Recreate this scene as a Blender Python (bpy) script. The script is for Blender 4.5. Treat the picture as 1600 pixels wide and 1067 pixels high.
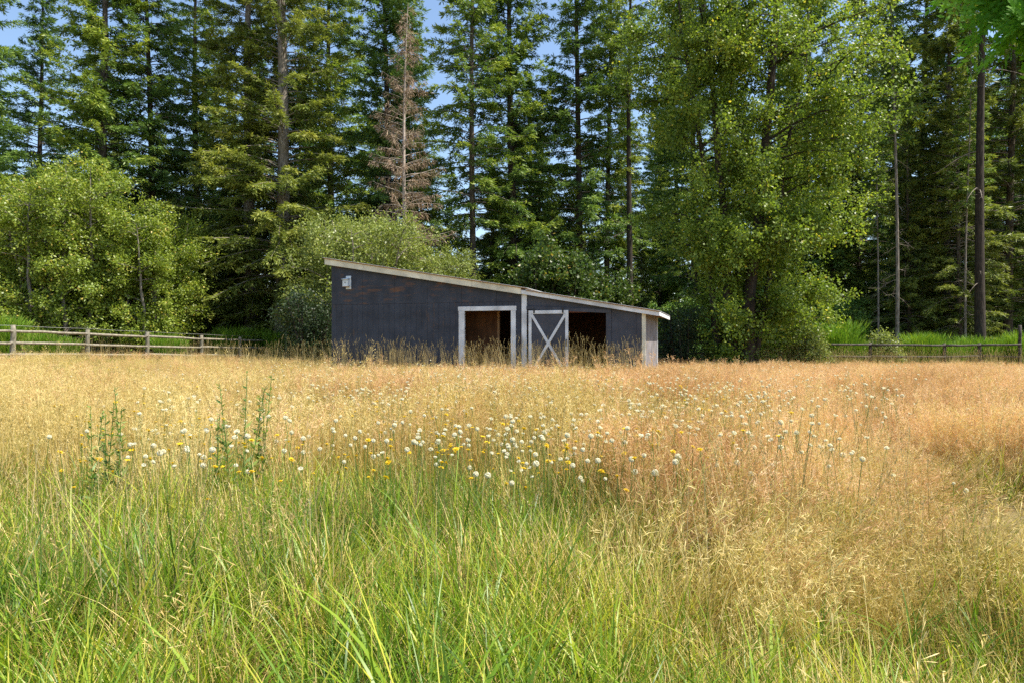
import bpy, math, random
import numpy as np
from math import radians, sin, cos, pi, sqrt
from mathutils import Matrix, Vector

for o in list(bpy.data.objects):
    bpy.data.objects.remove(o)
SC = bpy.context.scene
COL = SC.collection
rnd = random.Random(7)
RNG = np.random.default_rng(11)

# ------------------------------------------------------------------ camera, sky, sun, exposure
CAMH = 1.15
FPX = 1067.0                      # focal length in pixels of the 1600 px wide photograph (24 mm)
cd = bpy.data.cameras.new('camera')
cam = bpy.data.objects.new('camera', cd)
COL.objects.link(cam)
cam.location = (0, 0, CAMH)
cam.rotation_euler = (radians(90), 0, 0)
cd.sensor_width = 36.0
cd.lens = 36.0 * FPX / 1600.0
cd.clip_start = 0.05
cd.clip_end = 3000
cd.dof.use_dof = True
cd.dof.focus_distance = 9.0
cd.dof.aperture_fstop = 20.0
SC.camera = cam

SUN_EL = radians(60)
SUN_BETA = radians(12)             # the sun stands to the right
sdir = Vector((cos(SUN_EL) * cos(SUN_BETA), -cos(SUN_EL) * sin(SUN_BETA), sin(SUN_EL)))
w = bpy.data.worlds.new('World')
SC.world = w
w.use_nodes = True
nt = w.node_tree
bg = nt.nodes['Background']
sky = nt.nodes.new('ShaderNodeTexSky')
sky.sky_type = 'NISHITA'
sky.sun_disc = False
sky.sun_elevation = SUN_EL
sky.sun_rotation = math.atan2(sdir.x, sdir.y)
sky.air_density = 1.1
sky.dust_density = 0.6
sky.ozone_density = 1.6
nt.links.new(sky.outputs[0], bg.inputs[0])
bg.inputs[1].default_value = 0.12
sl = bpy.data.lights.new('sun', 'SUN')
sl.energy = 5.0
sl.angle = radians(0.53)
sl.color = (1.0, 0.93, 0.80)
sun = bpy.data.objects.new('sun', sl)
COL.objects.link(sun)
sun.rotation_euler = sdir.to_track_quat('Z', 'Y').to_euler()

SC.view_settings.view_transform = 'Standard'
SC.view_settings.look = 'None'
SC.view_settings.exposure = 0.95
SC.view_settings.gamma = 1.0
SC.view_settings.use_curve_mapping = False
SC.render.engine = 'CYCLES'
SC.cycles.use_denoising = False
SC.cycles.max_bounces = 5
SC.cycles.diffuse_bounces = 3
SC.cycles.glossy_bounces = 2
SC.cycles.transmission_bounces = 4
SC.cycles.transparent_max_bounces = 4
SC.cycles.caustics_reflective = False
SC.cycles.caustics_refractive = False


def at(px, py, Y):
    """photo pixel -> world point at depth Y"""
    return Vector(((px - 800) / FPX * Y, Y, CAMH + (533.5 - py) / FPX * Y))


def smooth(a, b, x):
    t = np.clip((np.asarray(x, float) - a) / (b - a), 0, 1)
    return t * t * (3 - 2 * t)


def wav(x, y, f=1.0, ph=0.0):
    """cheap smooth 2-D noise in -1..1"""
    x = np.asarray(x, float) * f
    y = np.asarray(y, float) * f
    return (np.sin(1.3 * x + 0.7 * y + ph) + np.sin(-0.8 * x + 1.9 * y + 2.1 + ph * 1.7) + np.sin(2.3 * x + 1.1 * y + 4.0 + ph * .6)
            + np.sin(-2.9 * x + 2.6 * y + 1.0 + ph * 2.3) * .7) / 3.7


# tussock mounds and worn hollows in the near right of the meadow: x, y, rx, ry, height
HUMPS = ((2.95, 4.15, .75, .34, -.26), (2.35, 5.0, .55, .40, .10), (3.3, 5.2, .8, .35, .14), (1.9, 4.1, .3, .8, .10), (2.1, 6.4, .8, .4, .12), (3.9, 6.6, 1.0, .5, .14), (2.2, 2.8, .4, .4, .08), (5.5, 9.0, 1.6, .6, .18))


def ground_z(x, y):
    x = np.asarray(x, float)
    y = np.asarray(y, float)
    z = 0.38 * np.exp(-(((x + 21) / 8) ** 2 + ((y - 27) / 11) ** 2))
    z = z - 0.12 * smooth(7, 15, x) * smooth(20, 29, y)
    z = z + 0.035 * wav(x, y, 0.35) * smooth(2, 6, y)
    k = x / np.maximum(y, .5)
    rt = smooth(.08, .25, k) * smooth(1.5, 2.3, y) * (1 - smooth(9, 13, y))
    z = z + .07 * rt * wav(x, y, 1.5, 2)
    for (cx, cy, rx, ry, h) in HUMPS:
        z = z + h * np.exp(-(((x - cx) / rx) ** 2 + ((y - cy) / ry) ** 2))
    return z


# ------------------------------------------------------------------ helpers
def tag(o, label=None, cat=None, group=None, kind=None):
    if label: o['label'] = label
    if cat: o['category'] = cat
    if group: o['group'] = group
    if kind: o['kind'] = kind
    return o


def empty(name, loc=(0, 0, 0), rz=0.0, label=None, cat=None, group=None):
    o = bpy.data.objects.new(name, None)
    o.empty_display_size = 0.2
    COL.objects.link(o)
    o.location = loc
    o.rotation_euler = (0, 0, rz)
    return tag(o, label, cat, group)


def new_mesh(name, V, faces, mats, tint=None, mi=None, smooth_shade=False):
    """faces: list of int arrays (n,3) or (n,4)"""
    me = bpy.data.meshes.new(name)
    V = np.asarray(V, dtype=np.float32)
    me.vertices.add(len(V))
    me.vertices.foreach_set('co', V.ravel())
    faces = [np.asarray(f, dtype=np.int32) for f in faces if len(f)]
    loops = np.concatenate([f.ravel() for f in faces])
    tot = np.concatenate([np.full(len(f), f.shape[1], np.int32) for f in faces])
    start = np.concatenate([[0], np.cumsum(tot)[:-1]]).astype(np.int32)
    me.loops.add(len(loops))
    me.loops.foreach_set('vertex_index', loops)
    me.polygons.add(len(tot))
    me.polygons.foreach_set('loop_start', start)
    me.polygons.foreach_set('loop_total', tot)
    if mi is not None:
        me.polygons.foreach_set('material_index', np.asarray(mi, np.int32))
    if smooth_shade:
        me.polygons.foreach_set('use_smooth', np.ones(len(tot), bool))
    for m in mats:
        me.materials.append(m)
    if tint is not None:
        a = me.attributes.new('tint', 'FLOAT', 'POINT')
        a.data.foreach_set('value', np.asarray(tint, np.float32))
    me.update(calc_edges=True)
    return me


def add(name, me, parent=None, loc=None, link=True):
    o = bpy.data.objects.new(name, me)
    if link:
        COL.objects.link(o)
    if parent is not None:
        o.parent = parent
    if loc is not None:
        o.location = loc
    return o


class Geo:
    """collects quads / tris with a tint per vertex"""
    def __init__(s):
        s.V = []; s.F4 = []; s.F3 = []; s.T = []; s.n = 0

    def put(s, V, F4=None, F3=None, tint=0.5):
        V = np.asarray(V, float).reshape(-1, 3)
        if F4 is not None and len(F4): s.F4.append(np.asarray(F4) + s.n)
        if F3 is not None and len(F3): s.F3.append(np.asarray(F3) + s.n)
        s.V.append(V)
        t = np.asarray(tint, float)
        s.T.append(np.full(len(V), float(t)) if t.ndim == 0 else t)
        s.n += len(V)

    def mesh(s, name, mats, smooth_shade=False):
        fs = []
        if s.F4: fs.append(np.concatenate(s.F4))
        if s.F3: fs.append(np.concatenate(s.F3))
        return new_mesh(name, np.concatenate(s.V), fs, mats, np.concatenate(s.T), None, smooth_shade)

    def tube(s, path, radii, sides=6, tint=0.5, cap=False):
        P = np.asarray(path, float)
        n = len(P)
        T = np.gradient(P, axis=0)
        T /= np.linalg.norm(T, axis=1)[:, None] + 1e-9
        ref = np.array([0.0, 0.0, 1.0])
        if abs(T[:, 2]).mean() > .8: ref = np.array([1.0, 0.0, 0.0])
        A = np.cross(T, ref); A /= np.linalg.norm(A, axis=1)[:, None] + 1e-9
        B = np.cross(T, A)
        ang = np.arange(sides) * 2 * pi / sides
        R = np.asarray(radii, float)[:, None, None]
        V = P[:, None, :] + R * (np.cos(ang)[None, :, None] * A[:, None, :] + np.sin(ang)[None, :, None] * B[:, None, :])
        i = np.arange(n - 1)[:, None] * sides
        j = np.arange(sides)[None, :]
        k = (j + 1) % sides
        F = np.stack([i + j, i + k, i + sides + k, i + sides + j], -1).reshape(-1, 4)
        V = V.reshape(-1, 3)
        F3 = None
        if cap:
            c = len(V)
            V = np.vstack([V, P[-1:], P[:1]])
            b = (n - 1) * sides
            F3 = [[b + a, b + (a + 1) % sides, c] for a in range(sides)] + [[(a + 1) % sides, a, c + 1] for a in range(sides)]
        s.put(V, F, F3, tint)

    def cards(s, P, D, S, L, W, tint, mid=0.45):
        """diamond leaves: base P, unit direction D, unit side S"""
        L = np.asarray(L, float).reshape(-1, 1) * np.ones((len(P), 1))
        W = np.asarray(W, float).reshape(-1, 1) * np.ones((len(P), 1))
        V = np.stack([P, P + D * L * mid + S * W * .5, P + D * L, P + D * L * mid - S * W * .5], 1).reshape(-1, 3)
        n = len(P)
        F = np.arange(n * 4).reshape(n, 4)
        s.put(V, F, None, np.repeat(np.asarray(tint, float) * np.ones(n), 4))

    def blades(s, base, az, lean, curve, L, W, tint, seg=4, twist=None):
        """grass blades as tapering curved strips"""
        n = len(base)
        t = np.linspace(0, 1, seg + 1)
        h = np.stack([np.cos(az), np.sin(az), np.zeros(n)], 1)
        tw = az + pi / 2 if twist is None else az + pi / 2 + twist
        sd = np.stack([np.cos(tw), np.sin(tw), np.zeros(n)], 1)
        ang = lean[:, None] + curve[:, None] * t[None, :] ** 1.3
        dl = (L / seg)[:, None]
        dx = np.sin(ang) * dl; dz = np.cos(ang) * dl
        X = np.concatenate([np.zeros((n, 1)), np.cumsum(dx[:, :-1], 1)], 1)
        Z = np.concatenate([np.zeros((n, 1)), np.cumsum(dz[:, :-1], 1)], 1)
        C = base[:, None, :] + X[..., None] * h[:, None, :] + Z[..., None] * np.array([0, 0, 1.0])
        wd = (W[:, None] * np.clip(1.05 - t[None, :] ** 2.2, .06, 1) * .5)[..., None]
        A = C + wd * sd[:, None, :]
        B = C - wd * sd[:, None, :]
        V = np.stack([A, B], 2).reshape(-1, 3)
        i = (np.arange(n) * (seg + 1) * 2)[:, None] + (np.arange(seg) * 2)[None, :]
        F = np.stack([i, i + 1, i + 3, i + 2], -1).reshape(-1, 4)
        s.put(V, F, None, np.repeat(np.asarray(tint, float) * np.ones(n), (seg + 1) * 2))
        return C[:, -1, :], ang[:, -1]


def unit(a):
    return a / (np.linalg.norm(a, axis=-1, keepdims=True) + 1e-9)


# ------------------------------------------------------------------ materials
def mat(name):
    m = bpy.data.materials.new(name)
    m.use_nodes = True
    return m, m.node_tree, m.node_tree.nodes['Principled BSDF']


def ramp(nt, stops):
    r = nt.nodes.new('ShaderNodeValToRGB')
    e = r.color_ramp.elements
    while len(e) > 1: e.remove(e[-1])
    e[0].position = stops[0][0]; e[0].color = (*stops[0][1], 1)
    for p, c in stops[1:]:
        x = e.new(p); x.color = (*c, 1)
    return r


def leaf_mat(name, stops, rough=0.5, trans=0.35, spec=0.4, inst=0.25, tcol=1.25):
    """two-sided plant tissue: reflects and lets light through"""
    m, nt, p = mat(name)
    N = nt.nodes
    at_ = N.new('ShaderNodeAttribute'); at_.attribute_name = 'tint'
    oi = N.new('ShaderNodeObjectInfo')
    ma = N.new('ShaderNodeMath'); ma.operation = 'MULTIPLY_ADD'
    sb = N.new('ShaderNodeMath'); sb.operation = 'SUBTRACT'
    nt.links.new(oi.outputs['Random'], sb.inputs[0]); sb.inputs[1].default_value = 0.5
    nt.links.new(sb.outputs[0], ma.inputs[0]); ma.inputs[1].default_value = inst
    nt.links.new(at_.outputs['Fac'], ma.inputs[2])
    r = ramp(nt, stops)
    nt.links.new(ma.outputs[0], r.inputs[0])
    nt.links.new(r.outputs[0], p.inputs['Base Color'])
    p.inputs['Roughness'].default_value = rough
    p.inputs['Specular IOR Level'].default_value = spec
    tr = N.new('ShaderNodeBsdfTranslucent')
    mx = N.new('ShaderNodeMixRGB'); mx.blend_type = 'MULTIPLY'; mx.inputs[0].default_value = 1
    nt.links.new(r.outputs[0], mx.inputs[1]); mx.inputs[2].default_value = (tcol, tcol * 1.0, tcol * .6, 1)
    nt.links.new(mx.outputs[0], tr.inputs[0])
    ms = N.new('ShaderNodeMixShader'); ms.inputs[0].default_value = trans
    nt.links.new(p.outputs[0], ms.inputs[1]); nt.links.new(tr.outputs[0], ms.inputs[2])
    nt.links.new(ms.outputs[0], N['Material Output'].inputs[0])
    return m


def grass_mat(name, stops, *a):
    """leaf_mat with broad patches of greener and drier growth over the meadow"""
    m = leaf_mat(name, stops, *a)
    nt = m.node_tree; N = nt.nodes
    g = N.new('ShaderNodeNewGeometry')
    nz = N.new('ShaderNodeTexNoise'); nz.inputs['Scale'].default_value = .55; nz.inputs['Detail'].default_value = 4
    nt.links.new(g.outputs['Position'], nz.inputs['Vector'])
    r = [n for n in N if n.type == 'VALTORGB'][0]
    old = r.inputs[0].links[0].from_socket
    ma = N.new('ShaderNodeMath'); ma.operation = 'MULTIPLY_ADD'; ma.inputs[1].default_value = 2.0; ma.inputs[2].default_value = -1.0
    ad = N.new('ShaderNodeMath'); ad.operation = 'ADD'
    nt.links.new(nz.outputs['Fac'], ma.inputs[0]); nt.links.new(ma.outputs[0], ad.inputs[0]); nt.links.new(old, ad.inputs[1])
    nt.links.new(ad.outputs[0], r.inputs[0])
    return m


def noise_mat(name, stops, scale=(1, 1, 1), nscale=6.0, rough=0.85, bump=0.0, bdist=0.02, detail=6.0, coord='Object', spec=0.3):
    m, nt, p = mat(name)
    N = nt.nodes
    tc = N.new('ShaderNodeTexCoord'); mp = N.new('ShaderNodeMapping'); mp.inputs['Scale'].default_value = scale
    nt.links.new(tc.outputs[coord], mp.inputs[0])
    nz = N.new('ShaderNodeTexNoise'); nz.inputs['Scale'].default_value = nscale; nz.inputs['Detail'].default_value = detail
    nt.links.new(mp.outputs[0], nz.inputs['Vector'])
    r = ramp(nt, stops)
    nt.links.new(nz.outputs['Fac'], r.inputs[0]); nt.links.new(r.outputs[0], p.inputs['Base Color'])
    p.inputs['Roughness'].default_value = rough
    p.inputs['Specular IOR Level'].default_value = spec
    if bump:
        b = N.new('ShaderNodeBump'); b.inputs['Strength'].default_value = bump; b.inputs['Distance'].default_value = bdist
        nt.links.new(nz.outputs['Fac'], b.inputs['Height']); nt.links.new(b.outputs[0], p.inputs['Normal'])
    return m


M_bark = noise_mat('fir_bark', [(.3, (.035, .027, .02)), (.55, (.10, .08, .06)), (.75, (.19, .16, .13))], (1, 1, .18), 14, .95, .9, .04)
M_bark_pale = noise_mat('pale_bark', [(.3, (.09, .075, .06)), (.5, (.2, .17, .14)), (.72, (.34, .31, .27))], (1, 1, .25), 12, .9, .7, .03)
M_bark_dark = noise_mat('dark_bark', [(.3, (.02, .016, .012)), (.6, (.055, .042, .032)), (.8, (.10, .08, .065))], (1, 1, .2), 14, .95, .9, .04)
M_twig_grey = noise_mat('grey_twig', [(.3, (.12, .10, .08)), (.7, (.32, .27, .22))], (1, 1, 1), 8, .9)
M_pale_dead = noise_mat('bleached_dead_wood', [(.3, (.26, .20, .16)), (.7, (.50, .43, .37))], (1, 1, 1), 8, .9)
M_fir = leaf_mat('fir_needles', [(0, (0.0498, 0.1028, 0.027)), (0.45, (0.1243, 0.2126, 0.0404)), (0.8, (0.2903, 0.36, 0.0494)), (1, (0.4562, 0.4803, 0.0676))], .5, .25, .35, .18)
M_fir_dark = leaf_mat('dark_fir_needles', [(0, (0.0473, 0.0991, 0.0325)), (0.5, (0.1042, 0.1906, 0.0499)), (0.85, (0.2129, 0.3239, 0.0649)), (1, (0.355, 0.4381, 0.0751))], .5, .25, .35, .2)
M_fir_yellow = leaf_mat('olive_fir_needles', [(0, (0.0481, 0.0831, 0.0219)), (0.45, (0.1356, 0.186, 0.0394)), (0.8, (0.2516, 0.2954, 0.0525)), (1, (0.3719, 0.3719, 0.0766))], .5, .28, .35, .18)
M_dead = leaf_mat('dead_needles', [(0, (0.1319, 0.0854, 0.0601)), (0.5, (0.293, 0.2049, 0.1457)), (1, (0.4981, 0.4011, 0.2912))], .8, .15, .1, .1)
M_alder = leaf_mat('alder_leaves', [(0, (0.0681, 0.1169, 0.0167)), (0.5, (0.1655, 0.2434, 0.0301)), (0.85, (0.292, 0.3601, 0.0466)), (1, (0.4868, 0.4284, 0.0501))], .46, .40, .4, .08, 1.5)
M_willow = leaf_mat('willow_leaves', [(0, (0.1062, 0.1641, 0.0209)), (0.5, (0.223, 0.2992, 0.0394)), (0.85, (0.361, 0.4055, 0.0722)), (1, (0.5946, 0.4633, 0.1051))], .42, .36, .45, .12, 1.4)
M_sage = leaf_mat('pale_willow_leaves', [(0, (0.1161, 0.1525, 0.0301)), (0.5, (0.2325, 0.2892, 0.0653)), (0.85, (0.3564, 0.4016, 0.1105)), (1, (0.4802, 0.482, 0.1507))], .45, .34, .45, .1, 1.25)
M_maple = leaf_mat('maple_leaves', [(0, (0.0335, 0.0667, 0.0168)), (0.5, (0.0684, 0.1223, 0.0253)), (0.85, (0.1293, 0.1667, 0.0309)), (1, (0.3042, 0.2223, 0.0421))], .4, .35, .4, .1, 1.4)
M_under = leaf_mat('undergrowth_leaves', [(0, (0.0625, 0.1342, 0.0306)), (0.5, (0.1312, 0.2534, 0.0461)), (1, (0.281, 0.3876, 0.0767))], .45, .3, .4, .25)
M_broom = leaf_mat('broom_twigs', [(0, (0.0675, 0.165, 0.015)), (0.5, (0.15, 0.3, 0.0225)), (1, (0.3, 0.405, 0.045))], .5, .3, .3, .15)
M_cedar = leaf_mat('cedar_scales', [(0, (0.0525, 0.15, 0.018)), (0.5, (0.1125, 0.285, 0.024)), (1, (0.225, 0.42, 0.045))], .6, .5, .2, .05, 1.5)

M_green = grass_mat('green_grass', [(0, (0.0647, 0.1369, 0.0118)), (0.4, (0.1508, 0.2655, 0.0184)), (0.7, (0.2876, 0.3867, 0.0301)), (1, (0.5175, 0.4994, 0.0628))], .42, .38, .4, .35, 1.3)
M_dry = grass_mat('dry_grass', [(0, (0.1778, 0.1633, 0.0399)), (0.35, (0.3912, 0.294, 0.0799)), (0.7, (0.6164, 0.4573, 0.1597)), (1, (0.7823, 0.6401, 0.2927))], .55, .3, .3, .3, 1.1)
M_bent = grass_mat('bent_grass', [(0, (0.2865, 0.1925, 0.0803)), (0.4, (0.5468, 0.3232, 0.1445)), (0.75, (0.7032, 0.4331, 0.2248)), (1, (0.8333, 0.605, 0.3533))], .6, .3, .25, .3, 1.1)
M_stalk = leaf_mat('seed_stalks', [(0, (.20, .17, .06)), (.5, (.40, .31, .13)), (1, (.60, .49, .27))], .6, .25, .25, .3, 1.1)
M_fluff = leaf_mat('seed_fluff', [(0, (.86, .82, .74)), (1, (.95, .92, .86))], .9, .4, .05, .0, 1.0)
M_yellow = leaf_mat('yellow_petals', [(0, (.62, .42, .012)), (1, (.80, .58, .02))], .5, .3, .3, .1, 1.0)
M_weed = leaf_mat('weed_leaves', [(0, (0.0675, 0.135, 0.027)), (0.5, (0.15, 0.255, 0.0525)), (1, (0.3, 0.375, 0.105))], .45, .35, .4, .15, 1.3)

M_rail = noise_mat('weathered_rail', [(.3, (.15, .13, .10)), (.6, (.29, .26, .20)), (.8, (.40, .36, .29))], (1, 1, 1), 9, .9, .4, .01)
M_post = noise_mat('weathered_post', [(.3, (.10, .095, .07)), (.6, (.22, .20, .15)), (.8, (.34, .31, .25))], (1, 1, .3), 16, .9, .5, .01)
M_rail_dark = noise_mat('dark_rail', [(.3, (.035, .03, .026)), (.6, (.08, .068, .058)), (.8, (.16, .14, .12))], (1, 1, 1), 9, .9, .4, .01)
M_wire, _, p_ = mat('fence_wire'); p_.inputs['Base Color'].default_value = (.5, .5, .48, 1); p_.inputs['Metallic'].default_value = .6; p_.inputs['Roughness'].default_value = .5

# shed paints
def paint(name, col, worn, amount, vert=True, rough=.75, groove=0.0):
    """flat exterior paint with wood showing through in worn streaks"""
    m, nt, p = mat(name)
    N = nt.nodes
    tc = N.new('ShaderNodeTexCoord')
    mp = N.new('ShaderNodeMapping'); mp.inputs['Scale'].default_value = (1.1, 1.1, 5.5) if not vert else (6, 6, .7)
    nt.links.new(tc.outputs['Object'], mp.inputs[0])
    n1 = N.new('ShaderNodeTexNoise'); n1.inputs['Scale'].default_value = 1.6; n1.inputs['Detail'].default_value = 5
    nt.links.new(mp.outputs[0], n1.inputs['Vector'])
    n2 = N.new('ShaderNodeTexNoise'); n2.inputs['Scale'].default_value = .9; n2.inputs['Detail'].default_value = 3
    nt.links.new(tc.outputs['Object'], n2.inputs['Vector'])
    mu = N.new('ShaderNodeMath'); mu.operation = 'MULTIPLY'
    nt.links.new(n1.outputs['Fac'], mu.inputs[0]); nt.links.new(n2.outputs['Fac'], mu.inputs[1])
    mr = N.new('ShaderNodeMapRange'); mr.inputs['From Min'].default_value = .36 - amount * .1; mr.inputs['From Max'].default_value = .47 - amount * .1
    nt.links.new(mu.outputs[0], mr.inputs['Value'])
    n3 = N.new('ShaderNodeTexNoise'); n3.inputs['Scale'].default_value = 2.2; n3.inputs['Detail'].default_value = 4
    nt.links.new(tc.outputs['Object'], n3.inputs['Vector'])
    r = ramp(nt, [(.3, tuple(c * .72 for c in col)), (.7, tuple(min(1, c * 1.26) for c in col))])
    nt.links.new(n3.outputs['Fac'], r.inputs[0])
    mx = N.new('ShaderNodeMixRGB'); mx.inputs[2].default_value = (*worn, 1)
    nt.links.new(mr.outputs[0], mx.inputs[0]); nt.links.new(r.outputs[0], mx.inputs[1])
    nt.links.new(mx.outputs[0], p.inputs['Base Color'])
    p.inputs['Roughness'].default_value = rough
    p.inputs['Specular IOR Level'].default_value = .3
    g = N.new('ShaderNodeTexNoise'); g.inputs['Scale'].default_value = 5; g.inputs['Detail'].default_value = 6
    mp2 = N.new('ShaderNodeMapping'); mp2.inputs['Scale'].default_value = (9, 9, .6)
    nt.links.new(tc.outputs['Object'], mp2.inputs[0]); nt.links.new(mp2.outputs[0], g.inputs['Vector'])
    b = N.new('ShaderNodeBump'); b.inputs['Strength'].default_value = .35; b.inputs['Distance'].default_value = .006
    nt.links.new(g.outputs['Fac'], b.inputs['Height']); nt.links.new(b.outputs[0], p.inputs['Normal'])
    return m


M_navy = paint('navy_paint', (.044, .049, .063), (.13, .07, .045), .62, vert=False)
M_navy_low = paint('navy_paint_boards', (.046, .052, .068), (.11, .07, .05), .4)
M_slate = paint('slate_paint', (.062, .065, .080), (.16, .13, .11), .0)
M_white = paint('white_trim_paint', (.66, .68, .70), (.42, .40, .36), .15)
M_cream = paint('cream_trim_paint', (.70, .66, .52), (.45, .42, .34), .1)
M_pale = paint('bleached_siding', (.20, .185, .195), (.13, .115, .11), .6)
M_ply = noise_mat('raw_plywood', [(.3, (.07, .03, .014)), (.7, (.17, .08, .035))], (1, 1, .3), 5, .8, .1, .005)
M_redwood = noise_mat('red_board', [(.3, (.16, .06, .045)), (.7, (.26, .11, .08))], (1, 1, 1), 5, .8)
M_roof = noise_mat('metal_roof', [(.3, (.42, .43, .44)), (.7, (.60, .61, .62))], (1, 1, 1), 3, .45)
M_rafter = noise_mat('rafter_wood', [(.3, (.28, .16, .08)), (.7, (.46, .28, .15))], (1, 1, 1), 6, .8)
M_dirt = noise_mat('dirt_floor', [(.3, (.05, .04, .03)), (.7, (.11, .09, .07))], (1, 1, 1), 5, .95)
M_hole, _, p_ = mat('hole_shade_and_hardware'); p_.inputs['Base Color'].default_value = (.01, .01, .01, 1)
M_bird = paint('bluish_white_paint', (.62, .68, .72), (.4, .38, .34), .1)

# ground
def ground_material():
    m, nt, p = mat('meadow_soil')
    N = nt.nodes
    g = N.new('ShaderNodeNewGeometry')
    n1 = N.new('ShaderNodeTexNoise'); n1.inputs['Scale'].default_value = .9; n1.inputs['Detail'].default_value = 6
    n2 = N.new('ShaderNodeTexNoise'); n2.inputs['Scale'].default_value = 14; n2.inputs['Detail'].default_value = 4
    nt.links.new(g.outputs['Position'], n1.inputs['Vector']); nt.links.new(g.outputs['Position'], n2.inputs['Vector'])
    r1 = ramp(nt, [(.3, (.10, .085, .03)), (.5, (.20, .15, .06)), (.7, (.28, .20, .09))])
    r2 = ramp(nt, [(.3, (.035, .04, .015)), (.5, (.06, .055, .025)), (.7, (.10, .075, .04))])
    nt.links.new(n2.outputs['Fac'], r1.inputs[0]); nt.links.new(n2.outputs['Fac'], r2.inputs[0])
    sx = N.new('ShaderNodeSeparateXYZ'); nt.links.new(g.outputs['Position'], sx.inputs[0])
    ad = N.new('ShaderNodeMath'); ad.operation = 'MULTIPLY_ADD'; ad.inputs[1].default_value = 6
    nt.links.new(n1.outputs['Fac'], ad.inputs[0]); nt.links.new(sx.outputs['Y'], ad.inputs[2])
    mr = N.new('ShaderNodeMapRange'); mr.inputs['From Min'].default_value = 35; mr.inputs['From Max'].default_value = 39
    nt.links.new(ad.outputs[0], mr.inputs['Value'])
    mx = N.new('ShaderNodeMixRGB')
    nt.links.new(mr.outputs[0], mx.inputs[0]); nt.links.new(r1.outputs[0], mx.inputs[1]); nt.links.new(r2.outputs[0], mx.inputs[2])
    nt.links.new(mx.outputs[0], p.inputs['Base Color'])
    p.inputs['Roughness'].default_value = .95
    b = N.new('ShaderNodeBump'); b.inputs['Strength'].default_value = .8; b.inputs['Distance'].default_value = .05
    nt.links.new(n2.outputs['Fac'], b.inputs['Height']); nt.links.new(b.outputs[0], p.inputs['Normal'])
    return m


def build_ground():
    a = np.concatenate([-np.geomspace(900, 30, 14), np.linspace(-28, -5, 22), np.linspace(-4.7, 6.2, 90), np.linspace(6.6, 28, 20), np.geomspace(30, 900, 14)])
    b = np.concatenate([-np.geomspace(300, 6, 8), np.linspace(-4, .8, 6), np.linspace(1, 10.4, 85), np.linspace(11, 50, 52), np.geomspace(53, 1500, 14)])
    X, Y = np.meshgrid(a, b)
    V = np.stack([X, Y, ground_z(X, Y)], -1).reshape(-1, 3)
    nx = len(a); ny = len(b)
    i = np.arange(ny - 1)[:, None] * nx + np.arange(nx - 1)[None, :]
    F = np.stack([i, i + 1, i + 1 + nx, i + nx], -1).reshape(-1, 4)
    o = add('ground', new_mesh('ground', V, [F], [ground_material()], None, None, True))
    tag(o, 'gently uneven meadow ground running back under the trees', None, None, 'structure')


build_ground()


# ------------------------------------------------------------------ the shed
def prism(poly, y0, y1):
    """polygon in local (x, z) extruded along local y"""
    n = len(poly)
    V = [(p[0], y0, p[1]) for p in poly] + [(p[0], y1, p[1]) for p in poly]
    F = [tuple(range(n)), tuple(range(2 * n - 1, n - 1, -1))]
    F += [(i, i + n, (i + 1) % n + n, (i + 1) % n) for i in range(n)]
    return V, F


def poly_obj(name, V, F, m, parent, bevel=0.0, loc=None):
    me = bpy.data.meshes.new(name)
    me.from_pydata([tuple(v) for v in V], [], [tuple(f) for f in F])
    me.materials.append(m)
    import bmesh
    bm = bmesh.new(); bm.from_mesh(me)
    bmesh.ops.recalc_face_normals(bm, faces=bm.faces)
    if bevel:
        bmesh.ops.bevel(bm, geom=list(bm.edges), offset=bevel, segments=1, affect='EDGES')
    bm.to_mesh(me); bm.free()
    return add(name, me, parent, loc)


def box(name, x0, x1, y0, y1, z0, z1, m, parent, bevel=0.004):
    V, F = prism([(x0, z0), (x1, z0), (x1, z1), (x0, z1)], y0, y1)
    return poly_obj(name, V, F, m, parent, bevel)


def bar(name, a, b, wdt, y0, y1, m, parent):
    """board in the local x-z plane from a to b"""
    a = np.array(a, float); b = np.array(b, float)
    d = (b - a) / np.linalg.norm(b - a); n = np.array([-d[1], d[0]]) * wdt / 2
    V, F = prism([tuple(a - n), tuple(b - n), tuple(b + n), tuple(a + n)], y0, y1)
    return poly_obj(name, V, F, m, parent, .003)


TH = radians(17)
YL = 24.0
XL = (518 - 800) / FPX * YL
SHED = Vector((XL, YL, 0))


def su(px):
    """photo column -> distance along the shed front"""
    k = (px - 800) / FPX
    return (k * YL - XL) / (cos(TH) + k * sin(TH))


def sp(px, py):
    u = su(px)
    Y = YL - u * sin(TH)
    return (u, CAMH + (533.5 - py) / FPX * Y)


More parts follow.
